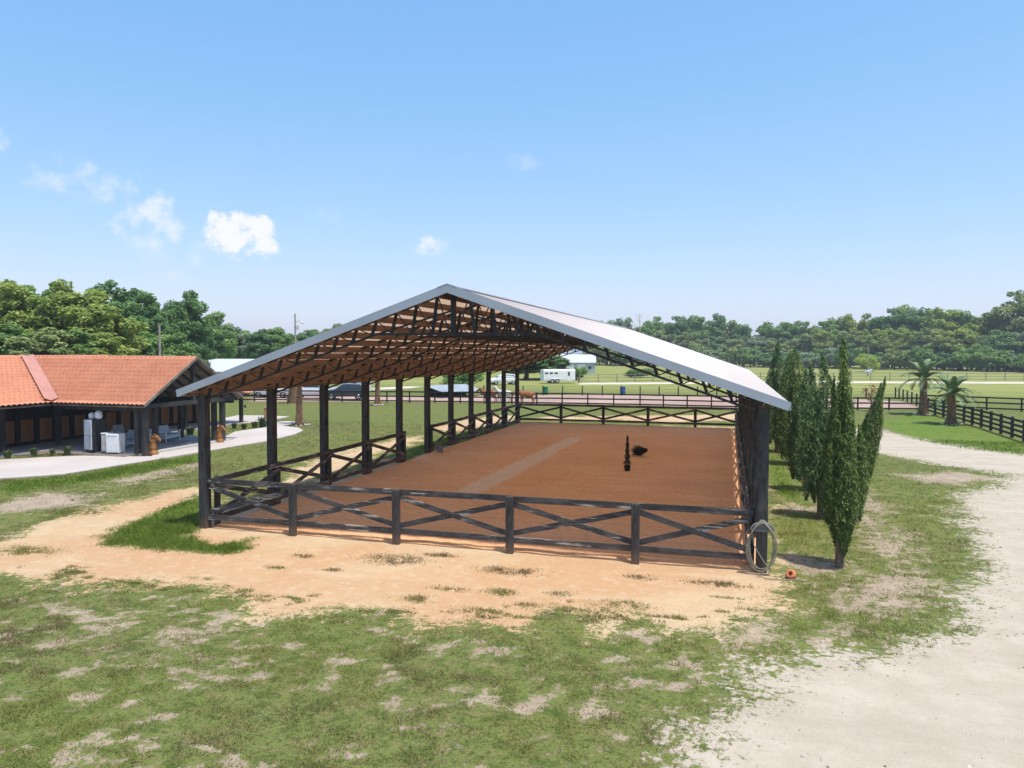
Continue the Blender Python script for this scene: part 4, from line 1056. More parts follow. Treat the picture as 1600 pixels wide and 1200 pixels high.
    b = MB(); b.box(loc(wx - 4.5, 29.5, 1.35), (8.8, .08, 2.5)); b.build('end_wall', M_black, root)
    pl = MB().cbox((0, 0, 0), (.05, .86, .125), .008).mesh('plank', M_stall)
    gp = MB().box((0, 0, 1.35), (.14, .30, 2.55)).mesh('stall_pillar', M_black)
    bar = MB().tube([(0, 0, 0), (0, 0, .62)], .012, 5).mesh('grille_bar', M_steel)
    y = 6.6; k = 0
    while y < 29.0:
        p = MB().cbox((0, 0, .93), (.05, .92, 1.28), .01)
        panel = p.build('stall_panel', M_stall, root, loc=loc(wx - .035, y, 0))
        for r in range(9): link('plank', pl, panel, (.032, 0, .365 + r * .141))
        link('stall_pillar', gp, root, loc(wx + .02, y + .62, 0))
        for q in range(5): link('grille_bar', bar, root, loc(wx - .02, y - .34 + q * .17, 1.62))
        y += 1.24; k += 1
    # lean-to at the far corner
    p = G(377, 661); lp = MB().cbox((0, 0, 1.12), (.24, .24, 2.3), .012); lp.build('post', M_post, root, loc=loc(p[0], p[1], 0))
    b = MB(); b.ext([(-22.4 + OX, 2.62), (-22.4 + OX, 2.70), (-19.9 + OX, 2.40), (-19.9 + OX, 2.32)], 'y', 26.5 + OY, 31.0 + OY); b.build('lean_to_roof', M_tile, root)
    lt = MB(); lt.box(loc(p[0] + .25, p[1], 1.35), (.3, .04, .04)); lt.lathe([(.05, 0), (.08, .05), (.06, .2), (.02, .24)], loc(p[0] + .38, p[1], 1.2), 8); lt.build('lantern', M_steel, root)
stable()
slab('porch_floor', np.array([(-23.3, 7.0), (-20.6, 7.0), (-20.3, 12.9), (-13.95, 12.9), (-13.95, 20.4), (-17.0, 21.0), (-20.3, 22), (-20.3, 29.0), (-23.3, 29.0)]), -.1, .10, M_slab)

# ---- porch furniture
def fridge():
    c = G(150, 705, .1); root = empty('refrigerator', (c[0], c[1], .1), R(-15), 'grey upright refrigerator under the barn eave with bags on top', 'refrigerator')
    MB().cbox((0, 0, .92), (.70, .78, 1.70), .02).build('cabinet', simple('dark_fridge_side', (.03, .034, .04), .4), root)
    MB().cbox((0, -.42, 1.32), (.68, .06, .86), .015).build('freezer_door', M_lightgrey, root)
    MB().cbox((0, -.42, .50), (.68, .06, .74), .015).build('door', M_lightgrey, root)
    for z, l in ((1.15, .4), (.6, .5)): MB().beam((.27, -.47, z), (.27, -.47, z + l * .5), .03, .03, (0, 1, 0)).build('handle', M_rim, root)
    b = MB(); [b.lathe([(.03, .0), (.03, .07)], (x, y, 0), 8) for x in (-.28, .28) for y in (-.3, .3)]; b.build('foot', M_tyre, root)
    for (dx, dy, s, lab) in ((-.18, -.1, .9, 'small white bag on the left of the refrigerator top'), (.16, .08, 1.2, 'large pale bundle on the right of the refrigerator top')):
        w = Matrix.Rotation(R(-15), 3, 'Z') @ Vector((dx, dy, 0)); rnd = random.Random(int(dx * 100)); b = MB()
        b.lathe([(.10 * s, 0), (.16 * s, .05 * s), (.165 * s, .14 * s), (.15 * s, .22 * s), (.17 * s, .27 * s), (.10 * s, .36 * s), (.03 * s, .40 * s)], (0, 0, 0), 12)
        b.v = [(x * (1 + .12 * math.sin(z * 40 + y * 20)), y * (1 + .12 * math.cos(z * 33)), z) for x, y, z in b.v]
        tag(b.build('bag', M_white, None, loc=(c[0] + w.x, c[1] + w.y, 1.872)), lab, 'bag')
fridge()
def washer():
    c = G(181, 707, .1); root = empty('appliance', (c[0], c[1], .1), R(14), 'white boxy appliance standing open between two porch posts', 'appliance')
    MB().cbox((0, 0, .52), (.70, .66, 1.02), .02).build('cabinet', M_white, root)
    MB().cbox((0, -.345, .50), (.62, .03, .90), .012).build('front_panel', M_white, root)
    MB().cbox((-.52, .08, .55), (.30, .62, .92), .02).build('steel_shelf', M_rim, root)
    MB().cbox((-.52, .08, 1.05), (.34, .66, .05), .01).build('counter', M_white, root)
    MB().box((0, -.365, .93), (.5, .015, .05)).build('control_strip', M_lightgrey, root)
washer()
def armchair(loc, rz, label, wide=.78):
    root = empty('armchair', loc, rz, label, 'armchair'); w = wide
    for sx in (-1, 1):
        for y in (-.34, .36): MB().box((sx * (w / 2), y, .3), (.06, .06, .60)).build('leg', M_white, root)
        MB().box((sx * (w / 2), 0, .62), (.10, .82, .045)).build('armrest', M_white, root)
        for z in (.28, .42): MB().box((sx * (w / 2), 0.01, z), (.03, .66, .07)).build('side_slat', M_white, root)
    MB().box((0, 0, .27), (w - .06, .74, .07)).build('seat_frame', M_white, root)
    MB().cbox((0, -.03, .37), (w - .10, .66, .13), .03).build('seat_cushion', M_cushion, root)
    b = MB().cbox((0, 0, .27), (w - .12, .13, .52), .03); b.build('back_cushion', M_cushion, root, loc=(0, .28, .42), rot=(R(-14), 0, 0))
    for k in range(4): MB().box((0, .40 + k * .012, .42 + k * .12), (w - .06, .03, .07)).build('back_slat', M_white, root)
c = G(204, 699, .1); armchair((c[0], c[1], .1), R(18), 'white slatted armchair with grey cushions nearest the porch edge')
c = G(190, 688, .1); armchair((c[0], c[1], .1), R(75), 'white slatted armchair behind the appliance, turned sideways')
c = G(226, 694, .1); armchair((c[0], c[1], .1), R(-60), 'white slatted armchair half hidden behind the corner post')
c = G(262, 689, .1); armchair((c[0], c[1], .1), R(100), 'wide white slatted bench seat with a grey cushion by the barn gable', 1.5)
def rug():
    c = G(252, 693, .1); n = NT('woven_rug'); wv = n.N.new('ShaderNodeTexWave'); wv.inputs['Scale'].default_value = 1.6; wv.inputs['Distortion'].default_value = 2.5; n.L.new(n.tc.outputs['Object'], wv.inputs[0])
    n.color(n.mix(n.ramp(wv.outputs['Fac'], .45, .55), (.06, .065, .08), (.5, .5, .52))); n.p(rough=.95)
    b = MB().cbox((0, 0, .008), (2.4, 1.7, .016), .004); o = b.build('rug', n.m, None, loc=(c[0] - .3, c[1] + .5, .101)); o.rotation_euler.z = R(12)
    tag(o, 'dark and pale patterned rug lying on the porch floor', 'rug')
rug()
def horse_head_statue(px, py, rz, s, label):
    c = G(px, py, .06); n = NT('carved_golden_wood'); g = n.noise(5, 5, .7, stretch=(1, 1, .3)); n.color(n.mix(n.ramp(g, .3, .7), (.16, .055, .016), (.42, .20, .065))); n.p(rough=.55); n.bump(n.noise(14, 4, .6, stretch=(1, 1, .3)), .8, .04)
    root = empty('carved_statue', (c[0], c[1], .06), rz, label, 'statue')
    base = MB().lathe([(.24 * s, 0), (.22 * s, .1 * s), (.17 * s, .22 * s)], (0, 0, 0), 10); base.build('plinth', n.m, root)
    vs = [(0, 0, .15), (-.02, 0, .42), (-.03, 0, .70), (.05, 0, .95), (.20, 0, .92), (.34, 0, .78), (.41, 0, .70), (.02, .07, 1.10), (.02, -.07, 1.10), (-.13, 0, .88), (-.17, 0, .62), (-.15, 0, .38)]
    es = [(0, 1), (1, 2), (2, 3), (3, 4), (4, 5), (5, 6), (3, 7), (3, 8), (3, 9), (2, 10), (1, 11)]
    rs = [.19, .18, .16, .13, .12, .09, .075, .03, .03, .08, .10, .10]
    o = skin('carving', [tuple(q * s for q in v) for v in vs], es, [r * s for r in rs], n.m, root)
def skin(name, vs, es, rs, m, parent, sub=2):
    me = bpy.data.meshes.new(name); me.from_pydata(vs, es, []); me.materials.append(m)
    o = link(name, me, parent); md = o.modifiers.new('skin', 'SKIN')
    md.use_smooth_shade = True
    for i, r in enumerate(rs):
        sv = me.skin_vertices[0].data[i]; rr = r if hasattr(r, '__len__') else (r, r); sv.radius = rr; sv.use_root = (i == 0)
    ss = o.modifiers.new('subsurf', 'SUBSURF'); ss.levels = sub; ss.render_levels = sub
    return o
horse_head_statue(240.5, 709.5, R(10), .98, 'larger golden wood carving beside the near porch corner posts')
horse_head_statue(344, 690.5, R(5), .95, 'smaller golden wood carving between the two posts at the barn gable')

# bed plants
def clump(loc, n, h, w, m, label, name='grass_clump', group=None, spread=.8):
    rng = random.Random(int(loc[0] * 97 + loc[1] * 13)); b = MB()
    for k in range(n):
        a = rng.uniform(0, 6.28); r = rng.random() * .10 * h * 3; l = h * rng.uniform(.6, 1.1); sp = rng.uniform(.15, spread)
        p0 = Vector((r * math.cos(a), r * math.sin(a), 0)); d = Vector((math.cos(a), math.sin(a), 0)); s = Vector((-d.y, d.x, 0)) * w / 2
        p1 = p0 + d * l * sp * .45 + Vector((0, 0, l * .7)); p2 = p0 + d * l * sp + Vector((0, 0, l * (.95 - sp * .35)))
        b.add([p0 - s, p0 + s, p1 + s, p1 - s, p2], [(0, 1, 2, 3), (3, 2, 4)])
    tag(b.build(name, m, None, loc=loc), label, 'plant', group)
M_leafA = simple('strappy_leaf', (.085, .125, .04), .6, 0, .4, 6)
M_leafB = simple('dark_strappy_leaf', (.035, .065, .025), .6, 0, .4, 6)
for (px, py, lab) in ((12, 716, 'strappy grass clump at the left end of the planting bed'), (53, 712, 'second strappy grass clump from the left in the planting bed'), (82, 710, 'small thin grass clump in the middle of the planting bed'), (105, 709, 'widest grass clump in the planting bed, below the inner roof corner')):
    c = G(px, py, .06); clump((c[0], c[1], .06), 70, .50 if px != 82 else .36, .03, M_leafA, lab, group='grass clumps in the porch bed')
for (px, py, h, lab) in ((297, 681, .75, 'leafy green plant in the bed behind the porch gable posts'), (366, 669, .45, 'low leafy plant beside the far barn post'), (381, 670, .5, 'small leafy plant just right of the far barn post'), (398, 668, .55, 'strappy plant left of the taller dark plant by the path'), (410, 667, .95, 'taller dark spiky plant by the curving concrete path'), (423, 664, .5, 'low spiky plant at the right end of the bed by the path')):
    c = G(px, py, .02); clump((c[0], c[1], .02), 60, h, .06, M_leafB if px in (410, 423) else M_leafA, lab, 'leafy_plant')
c = G(416.5, 655); b = MB(); b.cbox((0, 0, .45), (.3, .3, .9), .03); b.cbox((0, 0, .95), (.38, .38, .1), .02); tag(b.build('planter', simple('orange_clay', (.5, .25, .13), .8), None, loc=(c[0], c[1], 0)), 'pale orange clay pillar planter beside the far concrete path', 'planter')

# ------------------------------------------------------------------ palms
def palm(base, Ht, rt, crownlen, nfr, label, seed, up=0.0, droop=1.0):
    rnd = random.Random(seed); root = empty('palm_tree', base, rnd.uniform(0, 6.28), label, 'palm')
    n = NT('palm_boots'); g = n.noise(5, 4); n.color(n.mix(n.ramp(g, .35, .7), (.22, .12, .07), (.55, .36, .22))); n.p(rough=.9)
    tr = MB(); prof = lambda z: rt * (1.25 - .35 * min(1, z / (.25 * Ht)) + .0 * z) * (1 - .25 * z / Ht)
    tr.lathe([(prof(0) * 1.1, -.1)] + [(prof(Ht * k / 8) * .9, Ht * k / 8) for k in range(9)] + [(.05, Ht + .2)], (0, 0, 0), 14)
    tr.build('trunk', simple('palm_trunk', (.13, .075, .05), .95, 0, .4, 8), root)
    # cut leaf bases in spiral rows
    bt = MB(); rows = int(Ht / .125)
    for i in range(rows):
        z = .08 + i * .125; nn = 11
        for j in range(nn):
            a = 2 * math.pi * (j + .5 * (i % 2)) / nn; r = prof(z) * .88; c, s = math.cos(a), math.sin(a); w = r * math.pi / nn * .72
            p = Vector((c * r, s * r, z)); o = Vector((c, s, 0)); t = Vector((-s, c, 0))
            tip = p + o * .055 + Vector((0, 0, .115))
            bt.add([p - t * w, p + t * w, p + t * w * .25 + Vector((0, 0, .14)), p - t * w * .25 + Vector((0, 0, .14)), tip - t * w * .55, tip + t * w * .55], [(0, 1, 5, 4), (4, 5, 2, 3), (0, 4, 3), (1, 2, 5)])
    tag(bt.build('leaf_bases', n.m, root), kind='stuff')
    lm = simple('palm_frond_green', (.15, .22, .10), .5, 0, .35, 3)
    meshes = []
    for q in range(3):
        b = MB(); L = crownlen; pts = []; N_ = 14
        elev = [R(78), R(52), R(24)][q] + up; x = z = 0.0; e = elev
        for k in range(N_ + 1):
            pts.append(Vector((x, 0, z))); x += math.cos(e) * L / N_; z += math.sin(e) * L / N_; e -= R([4.5, 6.8, 7.0][q]) * droop
        b.tube(pts, [.028 * (1 - .8 * k / N_) + .004 for k in range(N_ + 1)], 5)
        for k in range(60):
            f = .14 + .86 * k / 60; i = min(int(f * N_), N_ - 1); p = pts[i].lerp(pts[i + 1], f * N_ - i); d = (pts[i + 1] - pts[i]).normalized()
            ll = L * .21 * math.sin(math.pi * min(1, .15 + f * .82)) + .06
            for s in (-1, 1):
                o = Vector((0, s, 0)); u = d.cross(o) * s; tip = p + d * ll * .62 + o * ll * .68 + Vector((0, 0, -.12 * ll)) + u * ll * rnd.uniform(.1, .3)
                mid = p.lerp(tip, .5); wd = d * .016 + u * .004
                b.add([p - wd, p + wd, mid + wd * 1.2, mid - wd * 1.2, tip], [(0, 1, 2, 3), (3, 2, 4)])
        meshes.append(b.mesh('frond', lm))
    for k in range(nfr):
        q = 0 if k < nfr * .3 else (1 if k < nfr * .65 else 2)
        o = link('frond', meshes[q], root, (0, 0, Ht - .03)); o.rotation_euler = (rnd.uniform(-.12, .12), rnd.uniform(-.1, .1), k * 2.399 + rnd.uniform(-.2, .2))
        o.scale = (1, 1, 1) if rnd.random() < .5 else (.88, .9, .9)
    MB().tube([(0, 0, Ht), (.03, 0, Ht + .6), (.05, 0, Ht + crownlen * .55)], [.07, .05, .01], 6).build('spear', simple('palm_spear', (.33, .25, .15), .8), root)
    return root
palm(G(1442, 648), 3.1, .40, 2.7, 30, 'taller stout palm with a full crown beside the black rail fence', 1)
palm(G(1486, 663), 2.25, .40, 2.3, 28, 'shorter stout palm nearer the road, beside the black rail fence', 2)
palm(G(468, 664), 2.9, .30, 2.0, 14, 'palm with a patterned orange trunk by the end of the concrete path', 3, up=.35, droop=.5)
palm(G(590, 633), 2.6, .34, 2.0, 14, 'palm trunk ringed with white stones in front of the paddock fence', 4, up=.35, droop=.5)
palm(G(457, 630), 2.2, .55, 1.8, 14, 'thick grey-brown palm trunk in front of the parked pickup', 5, up=.35, droop=.5)
rs = random.Random(9)
def stones(px, py, rad, label, n=14):
    c = G(px, py); b = MB()
    for k in range(n):
        a = 2 * math.pi * k / n + rs.uniform(-.1, .1); r = rad * rs.uniform(.9, 1.1); s = rs.uniform(.07, .13)
        b.lathe([(s * .6, 0), (s, s * .35), (s * .8, s * .8), (s * .3, s)], (r * math.cos(a), r * math.sin(a), 0), 6)
    tag(b.build('stone_ring', simple('pale_stone', (.55, .5, .44), .9), None, loc=(c[0], c[1], 0)), label, 'stones', kind=None)
stones(1442, 648, .75, 'ring of pale stones round the foot of the taller right-hand palm'); stones(1486, 663, .75, 'ring of pale stones round the foot of the shorter right-hand palm'); stones(590, 633, .6, 'ring of white stones round the palm by the paddock fence'); stones(468, 664, .8, 'ring of pinkish stones round the palm at the end of the path')

# young tree with burgundy leaves
c = G(1362, 643); plant_tree('young_tree', 'small', (c[0], c[1], 0), 2.9, 1.25, 'red', 'thin young tree with sparse burgundy leaves behind the leaning cypress')

# ------------------------------------------------------------------ paddock fences
def rail_fence(name, pts, step, rails, rail_h, post, h, m, label, cat='fence', wire=None):
    """pts: ground points of a polyline"""
    P = [Vector((p[0], p[1], 0)) for p in pts]; root = empty(name, P[0], 0, label, cat); o = P[0]
    pm = MB().cbox((0, 0, h / 2 - .1), (post, post, h + .2), .01).mesh('fence_post', m)
    spots = []
    for a, b in zip(P[:-1], P[1:]):
        n = max(1, round((b - a).length / step))
        for k in range(n): spots.append(a.lerp(b, k / n))
    spots.append(P[-1])
    for i, s in enumerate(spots):
        d = (spots[min(i + 1, len(spots) - 1)] - spots[max(i - 1, 0)])
        link('fence_post', pm, root, s - o, (0, 0, math.atan2(d.y, d.x)))
    rr = random.Random(len(spots))
    for a, b in zip(spots[:-1], spots[1:]):
        d = (b - a).normalized(); nrm = Vector((d.y, -d.x, 0)) * (post / 2 + .022)
        for z in rails:
            MB().beam(a - o + nrm + Vector((0, 0, z + rr.uniform(-.012, .012))), b - o + nrm + Vector((0, 0, z + rr.uniform(-.012, .012))), .04, rail_h).build('rail', m, root)
    if wire:
        for z in wire: MB().tube([s - o + Vector((0, 0, z)) for s in spots], .014, 4).build('wire', M_wire, root)
        mesh = MB()
    return root
pf = [G(330, 626), G(500, 627.5), G(640, 629), G(800, 631), G(1000, 634.5), G(1150, 638), G(1340, 640.5), G(1438, 641)]
rail_fence('paddock_fence', pf, 2.6, (1.18, .68, .18), .14, .13, 1.28, M_black, 'long three-rail black fence along the near side of the dirt paddock')
pb = [G(756, 617), G(941, 618), G(1150, 619.5), G(1330, 622), G(1399, 621)]
rail_fence('wire_fence', pb, 2.6, (), .1, .13, 1.25, M_black, 'black posts strung with wire along the far side of the dirt paddock', wire=(1.18, .8, .4))
rail_fence('wire_fence', [G(1399, 621), G(1432, 634)], 2.9, (), .1, .15, 1.3, M_black, 'short run of black posts and wire joining the two paddock fences at the right', wire=(1.2, .8, .4))
rail_fence('rail_fence', [G(1438, 641), G(1474, 652), G(1506, 660), G(1548, 672.5), G(1600, 690), G(1680, 716)], 2.45, (1.26, .93, .60, .27), .15, .17, 1.40, M_black, 'black four-rail fence running down to the right edge beside the palms')
rail_fence('rail_fence', [G(1440, 636.5), G(1596, 643.5), G(1700, 648)], 2.9, (1.25, .75, .22), .14, .14, 1.34, M_black, 'black three-rail fence behind the palms at the right edge')
rail_fence('grey_rail_fence', [G(905, 598), G(1100, 595), G(1330, 594), G(1600, 594.5), G(1800, 597)], 4.2, (1.45, .85, .25), .10, .12, 1.6, M_greyfence, 'thin weathered three-rail fence beyond the paddock along the pale track')
rail_fence('grey_rail_fence', [D(1120, 566, 318)[:2].tolist() + [0], D(1310, 571, 300)[:2].tolist() + [0]], 6, (1.6, 1.0, .4), .22, .2, 1.9, simple('brown_board', (.15, .105, .08), .9), 'brown board fence in front of the far wood right of the arena roof')
def bucket(px, py, dist, c, label):
    p = G(px, py); b = MB(); b.lathe([(.24, 0), (.29, .06), (.30, .3), (.305, .32), (.30, .34), (.30, .6), (.28, .78), (.31, .80), (.31, .86), (.27, .86), (.25, .5)], (0, 0, 0), 16)
    o = b.build('barrel', simple('barrel_' + label.split()[0], c, .45), None, loc=(p[0], p[1], 0)); o.scale = (1.2, 1.2, 1.2); tag(o, label, 'barrel')
bucket(973, 616, 0, (.015, .10, .34), 'blue plastic barrel standing by the far paddock wire fence')
bucket(852, 616.5, 0, (.01, .17, .08), 'green plastic barrel standing by the far paddock wire fence')

# ------------------------------------------------------------------ horses
def horse(px, py, rz, c1, c2, mane, label, head=0):
    p = G(px, py); n = NT('coat_' + label.split()[0]); f = n.noise(2.2, 3); n.color(n.mix(n.ramp(f, .4, .65), c1, c2)); n.p(rough=.6)
    root = empty('horse', p, rz, label, 'horse')
    hx = 1.02; hz = [1.62, 1.25, 1.45][head]
    vs = [(-.10, 0, 1.12), (.42, 0, 1.14), (.66, 0, 1.22), (.86, 0, 1.22 + (hz - 1.3) * .6 + .08), (1.05, 0, hz + .10), (1.28, 0, hz - .08), (1.48, 0, hz - .32),   # chest, neck, head, muzzle
          (-.52, 0, 1.16), (-.78, 0, 1.16), (-.88, 0, .98)]
    es = [(0, 1), (1, 2), (2, 3), (3, 4), (4, 5), (5, 6), (0, 7), (7, 8), (8, 9)]
    rs = [(.30, .33), (.28, .33), (.20, .28), (.13, .20), (.10, .13), (.09, .12), (.065, .075), (.29, .31), (.22, .25), (.05, .05)]
    for sx in (-1, 1):
        b = len(vs); vs += [(.46 + .03 * sx, .16 * sx, .82), (.47 + .05 * sx, .16 * sx, .48), (.46 + .06 * sx, .16 * sx, .10), (.50 + .06 * sx, .16 * sx, .03)]
        es += [(1, b), (b, b + 1), (b + 1, b + 2), (b + 2, b + 3)]; rs += [.10, .062, .05, .06]
        b = len(vs); vs += [(-.60, .16 * sx, .82), (-.78 + .05 * sx, .16 * sx, .50), (-.74 + .06 * sx, .16 * sx, .10), (-.70 + .06 * sx, .16 * sx, .03)]
        es += [(7, b), (b, b + 1), (b + 1, b + 2), (b + 2, b + 3)]; rs += [.13, .06, .048, .058]
        b = len(vs); vs += [(1.02, .06 * sx, hz + .26)]; es += [(4, b)]; rs += [.025]
    skin('body', vs, es, rs, n.m, root, 2)
    mm = simple('mane_' + label.split()[0], mane, .9)
    b = MB(); b.loft([[(x, y, z) for y, z in ((-.02, zz), (.02, zz), (.035, zz - .22), (-.035, zz - .22))] for x, zz in ((.60, 1.50), (.78, 1.22 + (hz - 1.3) * .5 + .36), (.95, hz + .24), (1.06, hz + .24))], cap=True); b.build('mane', mm, root)
    MB().tube([(-.92, 0, 1.28), (-1.02, 0, 1.15), (-1.05, 0, .80), (-1.02, 0, .45)], [.03, .06, .07, .02], 7).build('tail', mm, root)
horse(764, 630.0, R(184), (.22, .085, .032), (.27, .11, .045), (.10, .04, .02), 'chestnut horse at the left of the three in the paddock', 2)
horse(787, 629.5, R(176), (.52, .47, .42), (.60, .56, .51), (.45, .40, .34), 'pale grey horse standing between the two brown ones in the paddock', 0)
horse(822, 632.0, R(183), (.26, .095, .035), (.30, .12, .05), (.16, .06, .03), 'reddish brown horse at the right of the three, tail towards the barrels', 1)

# ------------------------------------------------------------------ vehicles (front towards local +X)
def paint(name, c):
    n = NT(name); n.color(c); n.p(rough=.25, spec=.6); n.b.inputs['Coat Weight'].default_value = .5; return n.m
def wheel(root, x, y, r, w=.24):
    s = 1 if y > 0 else -1
    o = MB(); o.tube([(0, -w / 2, 0), (0, -w / 2 + .03, 0), (0, w / 2 - .03, 0), (0, w / 2, 0)], [r * .9, r, r, r * .9], 18)
    t = o.build('wheel', M_tyre, root, loc=(x, y, r))
    h = MB(); h.tube([(0, s * (w / 2 - .01), 0), (0, s * (w / 2 + .012), 0)], [r * .62, r * .55], 14); h.build('rim', M_rim, t)
def shell(stations):
    b = MB(); rings = []
    for (x, z0, zb, zt, w0, wb, wt) in stations:
        rings.append([(x, -w0, z0), (x, -wb, (z0 + zb) / 2), (x, -wb, zb), (x, -wt, zt), (x, -wt * .6, zt + .02), (x, wt * .6, zt + .02), (x, wt, zt), (x, wb, zb), (x, wb, (z0 + zb) / 2), (x, w0, z0)])
    b.loft(rings, cap=True, smooth=False); return b
def car(loc, rz, kind, m, label, cat):
    root = empty({'suv': 'parked_car', 'pickup': 'pickup_truck', 'sedan': 'parked_car', 'van': 'van'}[kind], loc, rz, label, cat)
    if kind == 'pickup':
        st = [(2.75, .45, .75, .90, .80, .88, .80), (2.65, .38, .80, 1.02, .86, .95, .88), (1.55, .36, .95, 1.13, .90, .98, .92), (1.25, .36, .97, 1.16, .90, .98, .93), (-.70, .36, .98, 1.18, .90, .98, .93), (-2.65, .40, .98, 1.20, .90, .98, .95), (-2.75, .45, .90, 1.15, .86, .95, .90)]
        cab = [(1.35, 1.13, 1.15, 1.17, .88, .88, .86), (.62, 1.14, 1.30, 1.78, .88, .86, .72), (.3, 1.14, 1.35, 1.86, .88, .86, .73), (-.62, 1.14, 1.35, 1.86, .88, .86, .73), (-.88, 1.15, 1.30, 1.25, .88, .87, .80)]
        wins = [[(.58, 1.78), (1.22, 1.24), (1.22, 1.24), (.58, 1.78)], [(.62, 1.70), (1.05, 1.25), (-.70, 1.25), (-.60, 1.74), (.3, 1.76)]]; wb = (1.75, -1.75); r = .39; nose, tail = 2.76, -2.76; wy = .88
    elif kind == 'suv' or kind == 'van':
        st = [(2.30, .45, .65, .80, .75, .84, .74), (2.18, .36, .78, .95, .82, .91, .82), (1.25, .34, .92, 1.06, .86, .93, .88), (.95, .34, .94, 1.08, .86, .93, .88), (-2.1, .36, .95, 1.10, .86, .93, .88), (-2.28, .46, .85, 1.05, .82, .90, .84)]
        cab = [(1.10, 1.03, 1.05, 1.07, .84, .84, .82), (.28, 1.05, 1.25, 1.60, .84, .82, .66), (-.2, 1.06, 1.28, 1.67, .84, .82, .67), (-1.55, 1.06, 1.28, 1.62, .84, .82, .66), (-2.18, 1.06, 1.12, 1.14, .84, .83, .78)]
        wins = [None, [(.25, 1.52), (.75, 1.17), (-1.85, 1.17), (-1.50, 1.53), (-.2, 1.58)]]; wb = (1.40, -1.38); r = .35; nose, tail = 2.31, -2.29; wy = .82
    else:
        st = [(2.30, .42, .58, .68, .72, .82, .70), (2.15, .32, .68, .80, .80, .88, .78), (1.2, .30, .80, .90, .84, .90, .84), (-1.6, .30, .82, .95, .84, .90, .84), (-2.25, .36, .78, .92, .80, .87, .78)]
        cab = [(1.15, .88, .9, .92, .80, .80, .78), (.35, .9, 1.1, 1.32, .80, .78, .60), (-.1, .9, 1.12, 1.40, .80, .78, .61), (-1.0, .9, 1.1, 1.34, .80, .78, .60), (-1.75, .92, .96, .97, .80, .79, .74)]
        wins = [None, [(.35, 1.26), (.85, 1.0), (-1.45, 1.0), (-.95, 1.28), (-.1, 1.32)]]; wb = (1.38, -1.32); r = .32; nose, tail = 2.31, -2.26; wy = .80
    shell(st).build('body', m, root); shell(cab).build('cabin', m, root)
    wl = wins[1]; zm = max(p[1] for p in wl)
    for s in (-1, 1):
        b = MB()
        cabw = lambda z: .875 - (z - 1.15) * .20 if kind != 'sedan' else .81 - (z - .95) * .42
        pts = []
        for (x, z) in wl:
            hw = {'pickup': .872 - max(0, z - 1.33) * .26, 'suv': .832 - max(0, z - 1.26) * .42, 'van': .832 - max(0, z - 1.26) * .42, 'sedan': .79 - max(0, z - 1.1) * .62}[kind] + .014
            pts.append((x, s * hw, z))
        inn = [(x, y - s * .05, z) for x, y, z in pts]; k = len(pts)
        b.add(pts + inn, [tuple(range(k)), tuple(reversed(range(k, 2 * k)))] + [(i, (i + 1) % k, k + (i + 1) % k, k + i) for i in range(k)])
        b.build('side_window', M_glass, root)
        MB().cbox((nose - .12, s * .62, st[1][2] - .02), (.16, .30, .15), .03).build('headlight', M_lightgrey, root)
        MB().cbox((tail + .05, s * .70, st[-1][2] - .02), (.10, .18, .22), .02).build('tail_light', simple('red_lamp', (.25, .01, .01), .3) if s < 0 else bpy.data.materials['red_lamp'], root)
    # windscreen, rear window
    for (a, c_, nm) in ((cab[0], cab[1], 'windscreen'), (cab[-1], cab[-2], 'rear_window')):
        x0, z0 = a[0], a[3] + .05; x1, z1 = c_[0], c_[3] - .02; nx = 1 if nm == 'windscreen' else -1; o = .025 * nx
        b = MB(); b.add([(x0 * .94 + x1 * .06 + o, -a[6] * .92, z0), (x0 * .94 + x1 * .06 + o, a[6] * .92, z0), (x1 + o, c_[6] * .92, z1), (x1 + o, -c_[6] * .92, z1)] + [(x0 * .94 + x1 * .06 - o, -a[6] * .92, z0 - .02), (x0 * .94 + x1 * .06 - o, a[6] * .92, z0 - .02), (x1 - o, c_[6] * .92, z1 - .02), (x1 - o, -c_[6] * .92, z1 - .02)],
                        [(0, 1, 2, 3), (7, 6, 5, 4), (0, 4, 5, 1), (1, 5, 6, 2), (2, 6, 7, 3), (3, 7, 4, 0)])
        b.build(nm, M_glass, root)
    MB().cbox((nose - .06, 0, .52), (.12, 1.45, .2), .03).build('bumper', M_steel if kind != 'pickup' else M_rim, root)
    MB().cbox((nose - .08, 0, st[1][2] - .03), (.10, .8, .2), .02).build('grille', M_steel, root)
    for x in wb:
        for y in (-wy, wy): wheel(root, x, y, r)
    root.scale = (1.1, 1.1, 1.1)
P_silver = paint('silver_paint', (.60, .63, .66)); P_dark = paint('dark_blue_paint', (.018, .024, .034)); P_white = paint('white_paint_car', (.74, .76, .78))
p = G(492, 622.5); car(p, R(196), 'pickup', P_silver, 'silver-white pickup truck parked behind the paddock fence', 'pickup')
p = G(540, 624); car(p, R(203), 'suv', P_dark, 'dark blue SUV parked right of the silver pickup', 'car')
p = G(786, 601); car(p, R(215), 'suv', P_white, 'white car parked in the grass left of the horse trailer', 'car')
p = G(398, 619); car(p, R(190), 'sedan', P_dark, 'dark low car parked far left beyond the fence, behind the barn corner', 'car')
p = G(428, 621); car(p, R(190), 'van', P_white, 'white car parked left of the silver pickup', 'car')
